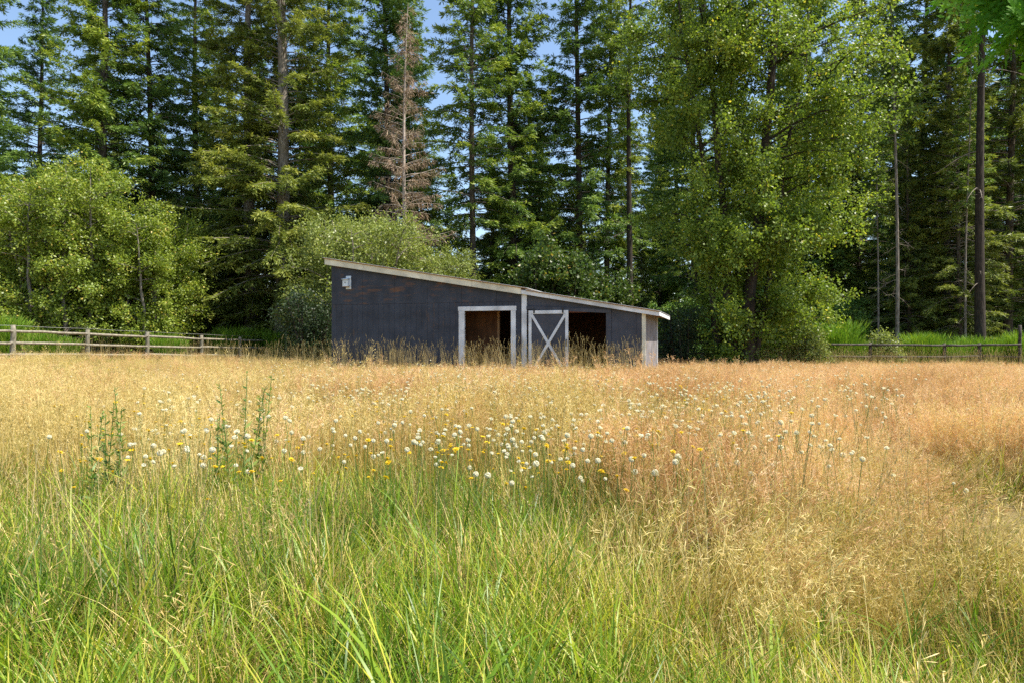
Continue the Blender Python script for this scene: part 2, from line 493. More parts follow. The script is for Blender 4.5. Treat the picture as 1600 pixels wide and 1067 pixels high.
def build_shed():
    S = empty('shed', SHED, -TH, 'dark navy wooden field shed with a sloping roof and two open doorways', 'shed')
    L = su(1008)
    DEPTH = 4.0
    um = su(819)                        # the white post between the two halves
    # roof lines (underside of the fascia)
    a0, a1 = sp(518, 416), sp(815, 460.5)
    b0, b1 = sp(823, 461), sp(1005, 488)
    top1 = lambda u: a0[1] + (a1[1] - a0[1]) * (u - a0[0]) / (a1[0] - a0[0])
    top2 = lambda u: b0[1] + (b1[1] - b0[1]) * (u - b0[0]) / (b1[0] - b0[0])
    zs = 2.42                           # sheet seam
    o1l, o1r = su(726), su(798.5); o1t = sp(762, 486)[1]
    # ---- left half, siding boards below the seam, plywood sheets above
    edges = [0.0]
    bw = 0.2035
    while edges[-1] + bw < um - .05: edges.append(edges[-1] + bw)
    edges.append(um - .05)
    for i in range(len(edges) - 1):
        u0, u1 = edges[i] + .0025, edges[i + 1] - .0025
        segs = [(u0, u1, 0.02)]
        if u0 < o1l < u1: segs = [(u0, o1l, .02), (o1l + .001, u1, o1t)]
        elif u0 < o1r < u1: segs = [(u0, o1r, o1t), (o1r + .001, u1, .02)]
        elif o1l <= u0 and u1 <= o1r: segs = [(u0, u1, o1t)]
        for (p, q, zb) in segs:
            t = min(zs, 99)
            pts = [(p, zb), (q, zb), (q, min(t, top1(q) + .02)), (p, min(t, top1(p) + .02))]
            V, F = prism(pts, rnd.uniform(0, .003), .02)
            poly_obj('siding_board', V, F, M_navy_low, S, .002)
    sh = [0, 1.22, 2.44, 3.66, 4.88, 6.1, um - .05]
    for i in range(len(sh) - 1):
        u0, u1 = sh[i] + .003, sh[i + 1] - .003
        if top1(u0) < zs + .03: continue
        zr = top1(u1) + .02
        pts = [(u0, zs + .006), (u1, zs + .006), (u1, max(zr, zs + .01)), (u0, top1(u0) + .02)]
        V, F = prism(pts, -.004 + rnd.uniform(0, .002), .018)
        poly_obj('plywood_sheet', V, F, M_navy, S, .002)
    # backing behind the boards (studs and inner skin), with the doorway left open
    for (p, q, zb) in ((.03, o1l - .02, .02), (o1l - .02, o1r + .02, o1t + .02), (o1r + .02, um, .02)):
        V, F = prism([(p, zb), (q, zb), (q, top1(q)), (p, top1(p))], .03, .06)
        poly_obj('inner_skin', V, F, M_ply, S)
    # ---- right half
    e0, e1 = su(823) + .0, L
    dl, dr = su(827), su(889)
    jl, jr = su(947), su(955)
    bt0, bt1 = sp(826, 478.5), sp(951, 483.5)
    band = lambda u: bt0[1] + (bt1[1] - bt0[1]) * (u - bt0[0]) / (bt1[0] - bt0[0])
    opt = sp(918, 488)[1]
    # panel above the doors
    V, F = prism([(e0, band(e0)), (jr, band(jr)), (jr, top2(jr) + .02), (e0, top2(e0) + .02)], .004, .022)
    poly_obj('gable_panel', V, F, M_slate, S, .002)
    V, F = prism([(e0, band(e0) - .12), (jr, band(jr) - .12), (jr, band(jr) - .003), (e0, band(e0) - .003)], -.05, .02)
    poly_obj('door_track', V, F, M_slate, S, .004)
    box('lintel_board', dr - .4, jl, .0, .05, opt - .01, opt + .075, M_redwood, S)
    box('door_jamb', jl, jr, -.02, .07, 0.02, opt + .06, M_slate, S)
    # right panels, two sheets
    um2 = (jr + e1) / 2 + .25
    for (p, q) in ((jr + .004, um2 - .003), (um2 + .003, e1)):
        V, F = prism([(p, .02), (q, .02), (q, top2(q) + .02), (p, top2(p) + .02)], .0, .02)
        poly_obj('siding_panel', V, F, M_slate, S, .002)
    V, F = prism([(jr, .02), (e1 - .03, .02), (e1 - .03, top2(e1)), (jr, top2(jr))], .03, .06)
    poly_obj('inner_skin', V, F, M_ply, S)
    # ---- sliding door with the white X
    D = 0.045
    z0, z1 = 0.06, sp(858, 485.5)[1]
    y0 = -.10
    box('door_panel', dl + .01, dr - .01, y0 + .028, y0 + D + .02, z0 + .01, z1 - .01, M_slate, S)
    sx = [c for c in S.children if c.name.startswith('door_panel')][0]
    fw = .10
    box('door_stile', dl, dl + fw, y0, y0 + .026, z0, z1, M_white, sx)
    box('door_stile', dr - fw, dr, y0, y0 + .026, z0, z1, M_white, sx)
    box('door_rail', dl + fw + .001, dr - fw - .001, y0, y0 + .026, z1 - .11, z1, M_white, sx)
    box('door_rail', dl + fw + .001, dr - fw - .001, y0, y0 + .026, z0, z0 + .11, M_white, sx)
    bar('cross_brace', (dl + fw, z1 - .13), (dr - fw, z0 + .13), .085, y0 + .002, y0 + .025, M_white, sx)
    bar('cross_brace', (dr - fw, z1 - .13), (dl + fw, z0 + .13), .085, y0 - .004, y0 + .019, M_white, sx)
    box('door_handle', dr - .075, dr - .045, y0 - .04, y0 - .001, 1.0, 1.22, M_hole, sx)
    for hx in (dl + .16, dr - .2):
        box('roller_strap', hx, hx + .05, y0 - .012, y0 - .002, z1 - .09, z1 + .07, M_hole, sx)
    # ---- trim
    box('center_post', su(815.5), su(823.5), -.045, .05, .0, sp(819, 452.5)[1] - .02, M_white, S)
    box('doorway_jamb', su(717), o1l, -.025, .06, .02, o1t, M_white, S)
    box('doorway_jamb', o1r, su(806), -.025, .06, .02, o1t, M_white, S)
    box('doorway_header', su(716), su(807), -.03, .06, o1t + .002, sp(762, 479)[1], M_white, S)
    box('corner_trim', su(1003), L + .02, -.025, .0, .0, top2(L) + .01, M_cream, S)
    # ---- the other walls
    zl, zr = top1(0), top2(L)
    box('side_wall', -.0, .03, .022, DEPTH, 0.02, zl + .02, M_navy_low, S)
    # right wall: bleached boards
    nb = 14
    for i in range(nb):
        y_a = .03 + i * (DEPTH - .1) / nb; y_b = y_a + (DEPTH - .1) / nb - .005
        box('side_board', L - .02, L + .004 + rnd.uniform(0, .004), y_a, y_b, .02, zr, M_pale, S, .002)
    box('corner_trim', L - .01, L + .03, DEPTH - .07, DEPTH + .03, 0, zr, M_white, S)
    V, F = prism([(0.03, .02), (L - .02, .02), (L - .02, zr), (um, top2(um)), (um, top1(um)), (.03, zl)], DEPTH - .03, DEPTH)
    poly_obj('back_wall', V, F, M_ply, S)
    # inside: floor, a plywood partition and posts
    box('floor', .04, L - .04, .06, DEPTH - .04, .012, .03, M_dirt, S, 0)
    box('partition', su(700), su(759), 1.25, 1.28, .05, 2.3, M_ply, S)
    box('stall_post', su(759) + .002, su(762.5), 1.2, 1.3, .04, top1(su(760)) - .1, M_rafter, S)
    box('divider_wall', um - .02, um + .02, .07, DEPTH - .05, .03, top1(um) - .05, M_ply, S)
    # ---- roofs (each a slab of metal sheets), fascia and rafters
    def slab(name, p, q, t, y0, y1, m, par, bev=.002):
        V, F = prism([p, q, (q[0], q[1] + t), (p[0], p[1] + t)], y0, y1)
        return poly_obj(name, V, F, m, par, bev)
    f0, f1 = sp(511, 405.5), sp(826, 452.5)
    sl = (f1[1] - f0[1]) / (f1[0] - f0[0])
    lin = lambda P, s, u: (u, P[1] + s * (u - P[0]))
    yf = -.16
    rl = su(824)
    r1 = slab('upper_roof', lin(f0, sl, f0[0] - .03), lin(f0, sl, rl), .022, yf - .05, DEPTH + .2, M_rafter, S)
    # metal sheets on top, 0.9 m wide, running down the slope front to back in strips
    ns = 5
    for i in range(ns):
        ya = yf - .07 + i * (DEPTH + .3) / ns
        s_ = slab('roof_sheet', lin((f0[0], f0[1] + .024), sl, f0[0] - .05), lin((f0[0], f0[1] + .024), sl, rl + .06), .012, ya, ya + (DEPTH + .3) / ns - .006, M_roof, r1)
    fh = .2
    V, F = prism([lin((f0[0], f0[1] - fh), sl, f0[0]), lin((f0[0], f0[1] - fh), sl, su(816)), lin((f0[0], f0[1] - .002), sl, su(816)), lin((f0[0], f0[1] - .002), sl, f0[0])], yf, yf + .03)
    poly_obj('fascia', V, F, M_cream, S, .003)
    g0, g1 = sp(824, 455), sp(1028, 487.5)
    s2 = (g1[1] - g0[1]) / (g1[0] - g0[0])
    re = su(1030)
    r2 = slab('lower_roof', lin(g0, s2, rl + .01), lin(g0, s2, re), .02, yf - .05, DEPTH + .2, M_rafter, S)
    for i in range(ns):
        ya = yf - .07 + i * (DEPTH + .3) / ns
        slab('roof_sheet', lin((g0[0], g0[1] + .022), s2, rl + .0), lin((g0[0], g0[1] + .022), s2, re + .04), .012, ya, ya + (DEPTH + .3) / ns - .006, M_roof, r2)
    V, F = prism([lin((g0[0], g0[1] - .13), s2, su(816.5)), lin((g0[0], g0[1] - .13), s2, re), lin((g0[0], g0[1] - .002), s2, re), lin((g0[0], g0[1] - .002), s2, su(816.5))], yf, yf + .03)
    poly_obj('fascia', V, F, M_white, S, .003)
    ze = lin(g0, s2, re)[1]
    box('eave_board', re - .0, re + .025, yf, DEPTH + .18, ze - .12, ze - .002, M_white, S)
    # rafters showing below the eave
    for i in range(7):
        y = .1 + i * (DEPTH - .2) / 6
        V, F = prism([lin((g0[0], g0[1] - .1), s2, su(960)), lin((g0[0], g0[1] - .1), s2, re - .002), lin((g0[0], g0[1] - .003), s2, re - .002), lin((g0[0], g0[1] - .003), s2, su(960))], y, y + .04)
        poly_obj('rafter', V, F, M_rafter, S)
    for i in range(6):
        y = .1 + i * (DEPTH - .2) / 5
        V, F = prism([lin((f0[0], f0[1] - .12), sl, .05), lin((f0[0], f0[1] - .12), sl, um - .05), lin((f0[0], f0[1] - .003), sl, um - .05), lin((f0[0], f0[1] - .003), sl, .05)], y, y + .04)
        poly_obj('rafter', V, F, M_rafter, S)
    return S


SHED_O = build_shed()


def build_birdhouse():
    u0, z0 = sp(541, 452.5)
    u1, z1 = sp(549, 431.5)
    c = Matrix.Rotation(-TH, 4, 'Z')
    B = empty('birdhouse', SHED + c @ Vector((u0, -.005, z0)), -TH, 'small white birdhouse with a round hole hung high on the navy wall', 'birdhouse')
    wd = u1 - u0; h = z1 - z0
    box('back_board', 0, wd, -.022, -.002, 0, h, M_bird, B)
    box('box', -.06, wd - .05, -.15, -.023, .09, h - .13, M_bird, B)
    V = [(-.08, -.19, h - .135), (wd - .03, -.19, h - .135), (wd - .03, -.023, h - .095), (-.08, -.023, h - .095)]
    V = V + [(x, y, z + .018) for x, y, z in V]
    poly_obj('roof', V, [(0, 1, 2, 3), (4, 5, 6, 7), (0, 1, 5, 4), (1, 2, 6, 5), (2, 3, 7, 6), (3, 0, 4, 7)], M_bird, B)
    n = 14
    g = Geo()
    cx, cz = (wd - .11) / 2, h - .24
    a = np.arange(n) * 2 * pi / n
    V = [(cx, -.152, cz)] + [(cx + .02 * cos(t), -.152, cz + .02 * sin(t)) for t in a]
    g.put(V, None, [[0, i + 1, (i + 1) % n + 1] for i in range(n)])
    add('entrance_hole_disc', g.mesh('entrance_hole_disc', [M_hole]), B)  # flat black disc on the box front, painted for the shade inside the hole
    box('floor', -.065, wd - .045, -.155, -.023, .075, .088, M_rafter, B, .002)


build_birdhouse()


# ------------------------------------------------------------------ fences
def log_mesh(name, a, b, r0, r1, m, seed, sides=9, n=6):
    rg = np.random.default_rng(seed)
    a = np.array(a, float); b = np.array(b, float)
    t = np.linspace(0, 1, n)[:, None]
    P = a + (b - a) * t
    P[1:-1] += rg.normal(0, .008, (n - 2, 3))
    g = Geo()
    g.tube(P, np.linspace(r0, r1, n) * rg.uniform(.93, 1.07, n), sides, cap=True)
    return g.mesh(name, [m], True)


def build_fence(pts, label, rails, m_post, m_rail, post_h, wire=None, r=.055, pr=.085, seed=1, low_mat=None):
    base = Vector((pts[0][0], pts[0][1], float(ground_z(pts[0][0], pts[0][1]))))
    F = empty('post_and_rail_fence', base, 0, label, 'fence')
    k = seed * 100
    G = [Vector((x, y, float(ground_z(x, y)))) - base for x, y in pts]
    for i, g in enumerate(G):
        k += 1
        hh = post_h[i] if isinstance(post_h, (list, tuple)) else post_h * rnd.uniform(.97, 1.05)
        add('post', log_mesh('post', g + Vector((0, 0, -.2)), g + Vector((rnd.uniform(-.02, .02), 0, hh)), pr, pr * .92, m_post, k), F)
    for i in range(len(G) - 1):
        for j, h in enumerate(rails):
            k += 1
            off = Vector((0, -pr - r * .6, 0))
            a = G[i] + off + Vector((0, 0, h + rnd.uniform(-.03, .03))); b = G[i + 1] + off + Vector((0, 0, h + rnd.uniform(-.03, .03)))
            add('rail', log_mesh('rail', a, b, r, r * .9, low_mat if (low_mat and j == 1) else m_rail, k), F)
        if wire:
            k += 1
            a = G[i] + Vector((0, -.02, wire)); b = G[i + 1] + Vector((0, -.02, wire)); mid = (a + b) / 2 - Vector((0, 0, .02))
            g = Geo(); g.tube([a, mid, b], [.006] * 3, 5)
            add('wire', g.mesh('wire', [M_wire]), F)
    return F


lf = []
for px in (-95, 20, 137, 230, 315, 375, 418, 456):
    iy = 1 / 28 + (px - 20) / 398 * (1 / 43.9 - 1 / 28)
    Y = 1 / iy
    lf.append(((px - 800) / FPX * Y, Y))
build_fence(lf, 'weathered grey post and rail fence with a top wire in front of the left bushes', (1.18, .70, .28), M_post, M_rail,
            [1.42, 1.45, 1.38, 1.40, 1.38, 1.36, 1.36, 1.36], wire=1.43, r=.06, pr=.10, seed=1, low_mat=M_rail)
rf = [((px - 800) / FPX * 31, 31.0) for px in (1000, 1119, 1239, 1359, 1475, 1530)] + [(22.75, 30.6)]
build_fence(rf, 'dark post and rail fence running behind the leafy tree on the right', (1.13, .62), M_rail_dark, M_rail_dark, [1.2, 1.2, 1.2, 1.22, 1.2, 1.2, 2.0], r=.05, pr=.075, seed=2)
build_fence([(22.95, 30.4), (25.6, 29.6), (28.4, 28.8)], 'short run of brown fence rails at the right edge beyond the tall end post', (1.36, .9), M_post, M_post, 1.45, r=.05, pr=.07, seed=3)


# ------------------------------------------------------------------ conifers
def conifer(seed, H, cb, R, r0, mats, dens=1.0, droop=.35, card=(.31, .075), open_=0.0, dead=False, bare=1.0, power=.8, lean=0.0):
    """returns meshes (trunk, branches, foliage) with the base at the origin"""
    rg = np.random.default_rng(seed)
    mt, mb, mf = mats
    g = Geo()
    n = 22
    zz = np.linspace(0, H, n)
    ph = rg.uniform(0, 6, 2)
    wob = .012 * H * np.sin(zz / H * 3 + ph[0]) * (zz / H); wob2 = .010 * H * np.sin(zz / H * 4 + ph[1]) * (zz / H)
    wob = wob + lean * zz
    rr = r0 * (1 - zz / H) ** .85 + .012
    rr[0] *= 1.35; rr[1] *= 1.05
    zt = zz.copy(); zt[0] = -.3
    path = np.stack([wob, wob2, zt], 1)
    g.tube(path, rr * rg.uniform(.96, 1.04, n), 12)
    trunk = g.mesh('trunk', [mt], True)
    cx = lambda z: np.array([np.interp(z, zz, wob), np.interp(z, zz, wob2), z])
    tr = lambda z: np.interp(z, zz, rr)
    B = Geo(); L_ = Geo()
    z = max(1.2, cb * .25)
    while z < H - .3:
        infol = z > cb
        if not infol and rg.random() > .55 * bare:
            z += rg.uniform(.25, .7); continue
        f = (z - cb) / (H - cb)
        az = rg.uniform(0, 2 * pi)
        if infol:
            prof = (1 - f) ** power * min(1, .55 + f * 4)
            Lb = max(.25, R * prof * rg.uniform(.55, 1.12))
        else:
            Lb = R * rg.uniform(.15, .5)
        s0 = (.15 + .55 * f + rg.uniform(-.15, .15)) if infol else rg.uniform(-.35, .2)
        m = 7
        t = np.linspace(0, 1, m)
        h = np.array([cos(az), sin(az), 0])
        dz = s0 * t - (droop + rg.uniform(-.22, .25)) * (1 - .6 * max(f, 0)) * t ** 1.8 + .10 * t ** 4
        side = np.array([-h[1], h[0], 0]) * rg.uniform(-.12, .12)
        P = cx(z) + h * (tr(z) * .6) + Lb * (t[:, None] * h + dz[:, None] * np.array([0, 0, 1]) + (t ** 2)[:, None] * side)
        br = max(.010, min(.05, .011 * Lb + .004)) * (1.2 if not infol else 1)
        B.tube(P, br * (1 - .85 * t) + .002, 4, rg.uniform(.2, .8))
        # side twigs
        if infol and not dead:
            nt_ = int(max(5, Lb / .098 * dens))
            ts = np.sort(rg.uniform(.14 + open_ * .25, 1, nt_))
            keep = rg.random(nt_) < (1 - open_ * .45)
            ts = ts[keep]; nt_ = len(ts)
            if nt_ == 0: z += .2; continue
            base = np.stack([np.interp(ts, t, P[:, i]) for i in range(3)], 1)
            sgn = rg.choice([-1, 1], nt_)
            fw = unit(P[-1] - P[0])
            sd = np.array([-h[1], h[0], 0])
            D = unit(fw[None] * rg.uniform(.45, 1.0, nt_)[:, None] + sd[None] * (sgn * rg.uniform(.5, 1.1, nt_))[:, None]
                     + np.array([0, 0, 1])[None] * rg.normal(-.22, .22, nt_)[:, None])
            tl = (.20 + .30 * Lb / R * (1 - .55 * ts)) * rg.uniform(.7, 1.35, nt_) * (R / 3.6) ** .4
            nc = 10
            q = (np.arange(nc) + .3)[None, :] / nc
            C = base[:, None, :] + D[:, None, :] * (tl[:, None] * q)[..., None]
            C[..., 2] -= (tl[:, None] * q ** 2 * .55)
            C = C.reshape(-1, 3) + rg.normal(0, .02, (nt_ * nc, 3))
            DD = np.repeat(D, nc, 0)
            rv = rg.normal(0, 1, DD.shape)
            sp_ = unit(np.cross(DD, np.array([0, 0, 1.0]) + .55 * rv))
            alt = np.tile(np.where(np.arange(nc) % 2 == 0, 1, -1), nt_)[:, None]
            dd = unit(DD * .8 + sp_ * alt * .65 + rv * .18 + np.array([0, 0, -.12]))
            nn = unit(np.array([0, 0, 1.0]) + .7 * rg.normal(0, 1, dd.shape))
            ss = unit(np.cross(dd, nn))
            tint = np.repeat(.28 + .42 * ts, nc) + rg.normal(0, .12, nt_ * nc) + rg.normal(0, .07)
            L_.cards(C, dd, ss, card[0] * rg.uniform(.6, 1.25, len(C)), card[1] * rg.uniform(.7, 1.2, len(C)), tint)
        elif dead and z > .6:
            nt_ = int(max(4, Lb / .065))
            ts = rg.uniform(.2, 1, nt_)
            base = np.stack([np.interp(ts, t, P[:, i]) for i in range(3)], 1)
            sd = np.array([-h[1], h[0], 0])
            D = unit(h[None] * rg.uniform(.1, .7, nt_)[:, None] + sd[None] * rg.uniform(-.8, .8, nt_)[:, None] + np.array([0, 0, -1.0])[None] * rg.uniform(.2, 1.2, nt_)[:, None])
            S = unit(np.cross(D, rg.normal(0, 1, D.shape)))
            L_.cards(base, D, S, rg.uniform(.2, .6, nt_), rg.uniform(.018, .035, nt_), rg.uniform(0, 1, nt_), .3)
            b2 = base + D * rg.uniform(.05, .3, nt_)[:, None]
            for _ in range(3):
                D2 = unit(D + rg.normal(0, .55, D.shape)); S2 = unit(np.cross(D2, rg.normal(0, 1, D.shape)))
                L_.cards(b2, D2, S2, rg.uniform(.12, .35, nt_), rg.uniform(.015, .04, nt_), rg.uniform(0, 1, nt_), .4)
        elif not infol:
            nt_ = rg.integers(2, 7)
            for _ in range(nt_):
                tt = rg.uniform(.3, 1)
                b = np.array([np.interp(tt, t, P[:, i]) for i in range(3)])
                e = b + unit(rg.normal(0, 1, 3) + h * .8 + np.array([0, 0, -.4])) * rg.uniform(.15, .6)
                B.tube([b, (b + e) / 2 + rg.normal(0, .03, 3), e], [.007, .005, .002], 3, .5)
        z += rg.uniform(.05, .20) / max(.4, dens) * (.8 + 1.0 * (not infol))
    return trunk, B.mesh('branches', [mb]), L_.mesh('foliage', [mf])


def place(name, meshes, names, loc, rz, label, cat, group=None, sc=1.0, tilt=0.0):
    T = empty(name, loc, rz, label, cat, group)
    T.scale = (sc, sc, sc)
    if tilt: T.rotation_euler[1] = tilt
    for m, nme in zip(meshes, names):
        if m is not None:
            o = add(nme, m, T)
            if nme != 'trunk': o['kind'] = 'stuff'
    return T


PN = ('trunk', 'branches', 'crown')
fa = conifer(1, 36, 3.6, 5.6, .34, (M_bark, M_bark, M_fir), 1.0, .40)
fb = conifer(2, 34, 5.0, 4.7, .27, (M_bark_dark, M_twig_grey, M_fir_dark), .95, .38)
fc = conifer(3, 40, 2.6, 7.0, .50, (M_bark_pale, M_twig_grey, M_fir_yellow), 1.0, .46, (.33, .075), .12)
fd = conifer(4, 33, 7.5, 4.0, .22, (M_bark, M_twig_grey, M_fir), .85, .42, (.30, .075), .15)
fe = conifer(5, 30, 1.4, 5.0, .26, (M_bark_dark, M_bark_dark, M_fir_dark), 1.1, .42)
ff = conifer(6, 31, 2.2, 5.0, .24, (M_bark, M_twig_grey, M_fir_yellow), .9, .5, (.33, .075), .08)
fdead = conifer(7, 21.0, .3, 3.5, .15, (M_pale_dead, M_pale_dead, M_dead), 1.0, .35, dead=True, power=.75)
fbare = conifer(8, 34, 17, 3.6, .235, (M_bark_dark, M_twig_grey, M_fir), .8, .4, bare=.35)
fpole = conifer(9, 26, 12, 2.0, .085, (M_bark_pale, M_twig_grey, M_fir), .8, .4, bare=1.4)


def gpos(px, Y):
    x = (px - 800) / FPX * Y
    return Vector((x, Y, float(ground_z(x, Y))))


CON = [
    (fe, -45, 42, 'dark fir at the far left edge of the picture', 1.0),
    (fb, 60, 52, 'dark fir between the left edge and the first tall trunk', .95),
    (fa, 155, 45, 'tall dense fir above the big bush with a dark bare lower trunk', 1.0),
    (fb, 236, 47, 'narrow dark fir with a straight trunk right of the dense fir', 1.0),
    (fa, 310, 52, 'shaded fir standing behind the two pale barked firs', .95),
    (fc, 392, 47.5, 'left one of the paired pale barked olive green firs', .9),
    (fc, 440, 45.5, 'right one of the paired pale barked olive green firs with the thick base', 1.0),
    (fa, 520, 55, 'fir filling the gap left of the brown dead tree', 1.05),
    (fe, 606, 47, 'dense dark fir directly behind the brown dead tree', 1.12),
    (fd, 740, 44, 'slender fir with sky on both sides, right of the dead tree', 1.05),
    (fa, 803, 47, 'tall fir with a visible straight trunk behind the middle of the shed', 1.0),
    (fe, 845, 54, 'dark low fir in shade behind the tall middle fir', .62),
    (fb, 905, 47, 'fir with a long trunk behind the right part of the shed', 1.05),
    (fd, 948, 49, 'thin fir left of the leafy tree with yellowish lower leaves beside it', .98),
    (fbare, 985, 46, 'bare lower trunk of a fir just left of the leafy tree', .95),
    (fb, 1085, 50, 'fir hidden behind the left half of the leafy tree', 1.0),
    (fe, 1260, 48, 'dark fir behind the right half of the leafy tree', 1.05),
    (ff, 1340, 50, 'fir in shade right behind the edge of the leafy tree', 1.0),
    (fpole, 1401, 36, 'slim pale pole of a young fir right of the leafy tree', .98),
    (fe, 1440, 45, 'dark drooping fir between the slim pole and the thick bare trunk', 1.05),
    (ff, 1480, 41, 'olive fir with hanging boughs left of the thick bare trunk', .92),
    (fbare, 1532, 35, 'thick straight dark bare trunk near the right edge', 1.0),
    (fpole, 1372, 39, 'thin grey stem of a young fir in the shade by the right fence', .62),
    (fpole, 1509, 37, 'thin leaning stem just left of the thick bare trunk', .7),
    (ff, 1575, 41, 'olive fir with layered boughs at the right edge of the picture', 1.0),
    (ff, 1420, 40, 'small olive fir with low boughs right of the slim pole', .5),
    (ff, 1500, 38.5, 'half grown olive fir close to the thick bare trunk', .55),
    (fa, 1660, 43, 'fir whose boughs enter the picture from beyond the right edge', 1.0),
    (fb, 1625, 52, 'dark fir in the back beyond the thick bare trunk', 1.0),
]
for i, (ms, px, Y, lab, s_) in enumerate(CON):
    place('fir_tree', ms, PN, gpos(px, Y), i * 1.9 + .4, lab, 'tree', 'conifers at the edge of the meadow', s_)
place('dead_fir', fdead, PN, gpos(635, 40), .6, 'dead brown fir with bare drooping twigs above the pale shrub', 'tree', None, 1.0)
k = 0
for row, (Y0, step, x0, x1) in enumerate(((62, 6.2, -62, 66), (74, 7.5, -76, 80))):
    x = x0
    while x < x1:
        ms = (fa, fb, fe, fa, ff)[k % 5]
        X = x + rnd.uniform(-1.5, 1.5); Y = Y0 + rnd.uniform(-3, 3)
        # leave the gaps where the sky shows through
        ppx = 800 + X / Y * FPX
        sc_ = rnd.uniform(.8, 1.02)
        if 20 < ppx < 60 or 675 < ppx < 735 or 860 < ppx < 885: sc_ *= .55
        elif 200 < ppx < 340 or 540 < ppx < 570 or 735 < ppx < 1000: sc_ *= .75
        place('fir_tree', ms, PN, Vector((X, Y, 0)), k * 2.3, 'dark fir in the distant rows seen in gaps behind the front firs', 'tree', 'distant firs deep in the wood', sc_)
        x += step * rnd.uniform(.8, 1.2); k += 1


YF = [(20, 50), (110, 54), (280, 50), (350, 47), (560, 51), (655, 45), (700, 50), (765, 46), (860, 45), (930, 53), (1000, 50), (1030, 56), (1110, 54), (1210, 52), (1300, 46), (1415, 42), (1455, 52), (1545, 44), (1600, 47), (490, 50)] + [(i * 82 - 30 + (i * 53) % 31, 56 + (i * 7) % 5) for i in range(21)]
for i, (px, Y) in enumerate(YF):
    place('young_fir', (fe, ff, fa)[i % 3], PN, gpos(px, Y), i * 2.1, 'young dark fir filling the space between the tall trunks', 'tree', 'young firs between the tall trunks', .30 + .2 * ((i * 29) % 10) / 10)


# ------------------------------------------------------------------ leafy trees and shrubs
def leafy(seed, stems, limbs, prof, mats, leaf=(.09, .065), twigs=12, leaves=14, limb_z=(1.0, 1.0), spread=.35, up=.5, stem_sides=8, cluster=.28, tw=.7, sprig=0.0):
    """stems: list of (path Nx3, r0). prof(z)->reach of limbs. Leaves hang in sprays round the twigs."""
    rg = np.random.default_rng(seed)
    mt, mf = mats
    T = Geo(); B = Geo(); L_ = Geo()
    for path, r0 in stems:
        P = np.asarray(path, float)
        n = len(P)
        rr = r0 * (1 - np.linspace(0, 1, n)) ** .8 + .012
        rr[0] *= 1.3
        T.tube(P, rr, stem_sides)
        cum = np.concatenate([[0], np.cumsum(np.linalg.norm(np.diff(P, axis=0), axis=1))]); cum /= cum[-1]
        for _ in range(limbs):
            s = rg.uniform(*limb_z)
            b = np.array([np.interp(s, cum, P[:, i]) for i in range(3)])
            az = rg.uniform(0, 2 * pi)
            R = prof(b[2], az) * rg.uniform(.45, 1.08)
            if R <= .15: continue
            h = np.array([cos(az), sin(az), 0])
            m = 6
            t = np.linspace(0, 1, m)
            u_ = up * rg.uniform(.3, 1.4)
            LP = b + R * (t[:, None] * h + (u_ * t - .35 * u_ * t ** 2 - .15 * t ** 3)[:, None] * np.array([0, 0, 1]))
            LP[1:] += rg.normal(0, .035 * R, (m - 1, 3)) * t[1:, None]
            B.tube(LP, np.maximum(.006, .013 * R * (1 - .85 * t)), 4, .5)
            nt_ = max(3, int(twigs * (.4 + .6 * R / max(.5, prof(b[2], az)))))
            ts = rg.uniform(.22, 1.0, nt_) ** .8
            tb = np.stack([np.interp(ts, t, LP[:, i]) for i in range(3)], 1)
            TD = unit(h[None] * .6 + rg.normal(0, .62, (nt_, 3)) + np.array([0, 0, .22 + sprig]))
            tl = tw * rg.uniform(.5, 1.3, nt_)
            for a in range(0, nt_, 3):
                B.tube([tb[a], tb[a] + TD[a] * tl[a] * .9], [.006, .002], 3, .5)
            q = rg.uniform(.1, 1.05, (nt_, leaves))
            C = tb[:, None, :] + TD[:, None, :] * (tl[:, None] * q)[..., None] + rg.normal(0, cluster * .4, (nt_, leaves, 3))
            C = C.reshape(-1, 3)
            n2 = len(C)
            D = unit(rg.normal(0, .8, (n2, 3)) + np.repeat(TD, leaves, 0) * .5 + np.array([0, 0, -.35]))
            N_ = unit(rg.normal(0, .75, (n2, 3)) + np.array([.25, -.1, .8]))
            S = unit(np.cross(D, N_))
            tn = .45 + rg.normal(0, .17, n2) + np.repeat(rg.normal(0, .08, nt_), leaves) + rg.normal(0, .06)
            tn[rg.random(n2) < .012] = 1.0
            L_.cards(C, D, S, leaf[0] * rg.uniform(.65, 1.25, n2), leaf[1] * rg.uniform(.7, 1.2, n2), tn)
    return T.mesh('trunk', [mt], True), B.mesh('branches', [mt]), L_.mesh('leaves', [mf])


def stem(rg, base, top, wob, n=9):
    t = np.linspace(0, 1, n)[:, None]
    P = np.array(base) + (np.array(top) - np.array(base)) * t
    P[1:] += np.cumsum(rg.normal(0, wob, (n - 1, 3)), 0) * np.array([1, 1, .1])
    P[0, 2] -= .2
    return P


LN = ('trunk', 'branches', 'crown')
rgA = np.random.default_rng(21)
# the big alder-like tree: three stems
alder_stems = [(stem(rgA, (-.35, 0, 0), (-2.4, .3, 24), .10), .20), (stem(rgA, (.15, -.1, 0), (1.6, -.2, 26), .12), .26),
               (stem(rgA, (-.9, .2, 0), (-3.0, .8, 19), .14), .15), (stem(rgA, (.5, .3, 0), (3.6, .5, 18), .14), .13)]


def alder_prof(z, az):
    f = np.interp(z, [0, 1.0, 3, 7, 12, 18, 24, 27], [1.5, 2.4, 3.1, 3.7, 3.9, 3.3, 1.9, .3])
    return float(f * (1 + .22 * sin(3 * az + z * .9) + .15 * sin(z * 2.1 + az)) * (1.12 if cos(az) > 0 else .88))


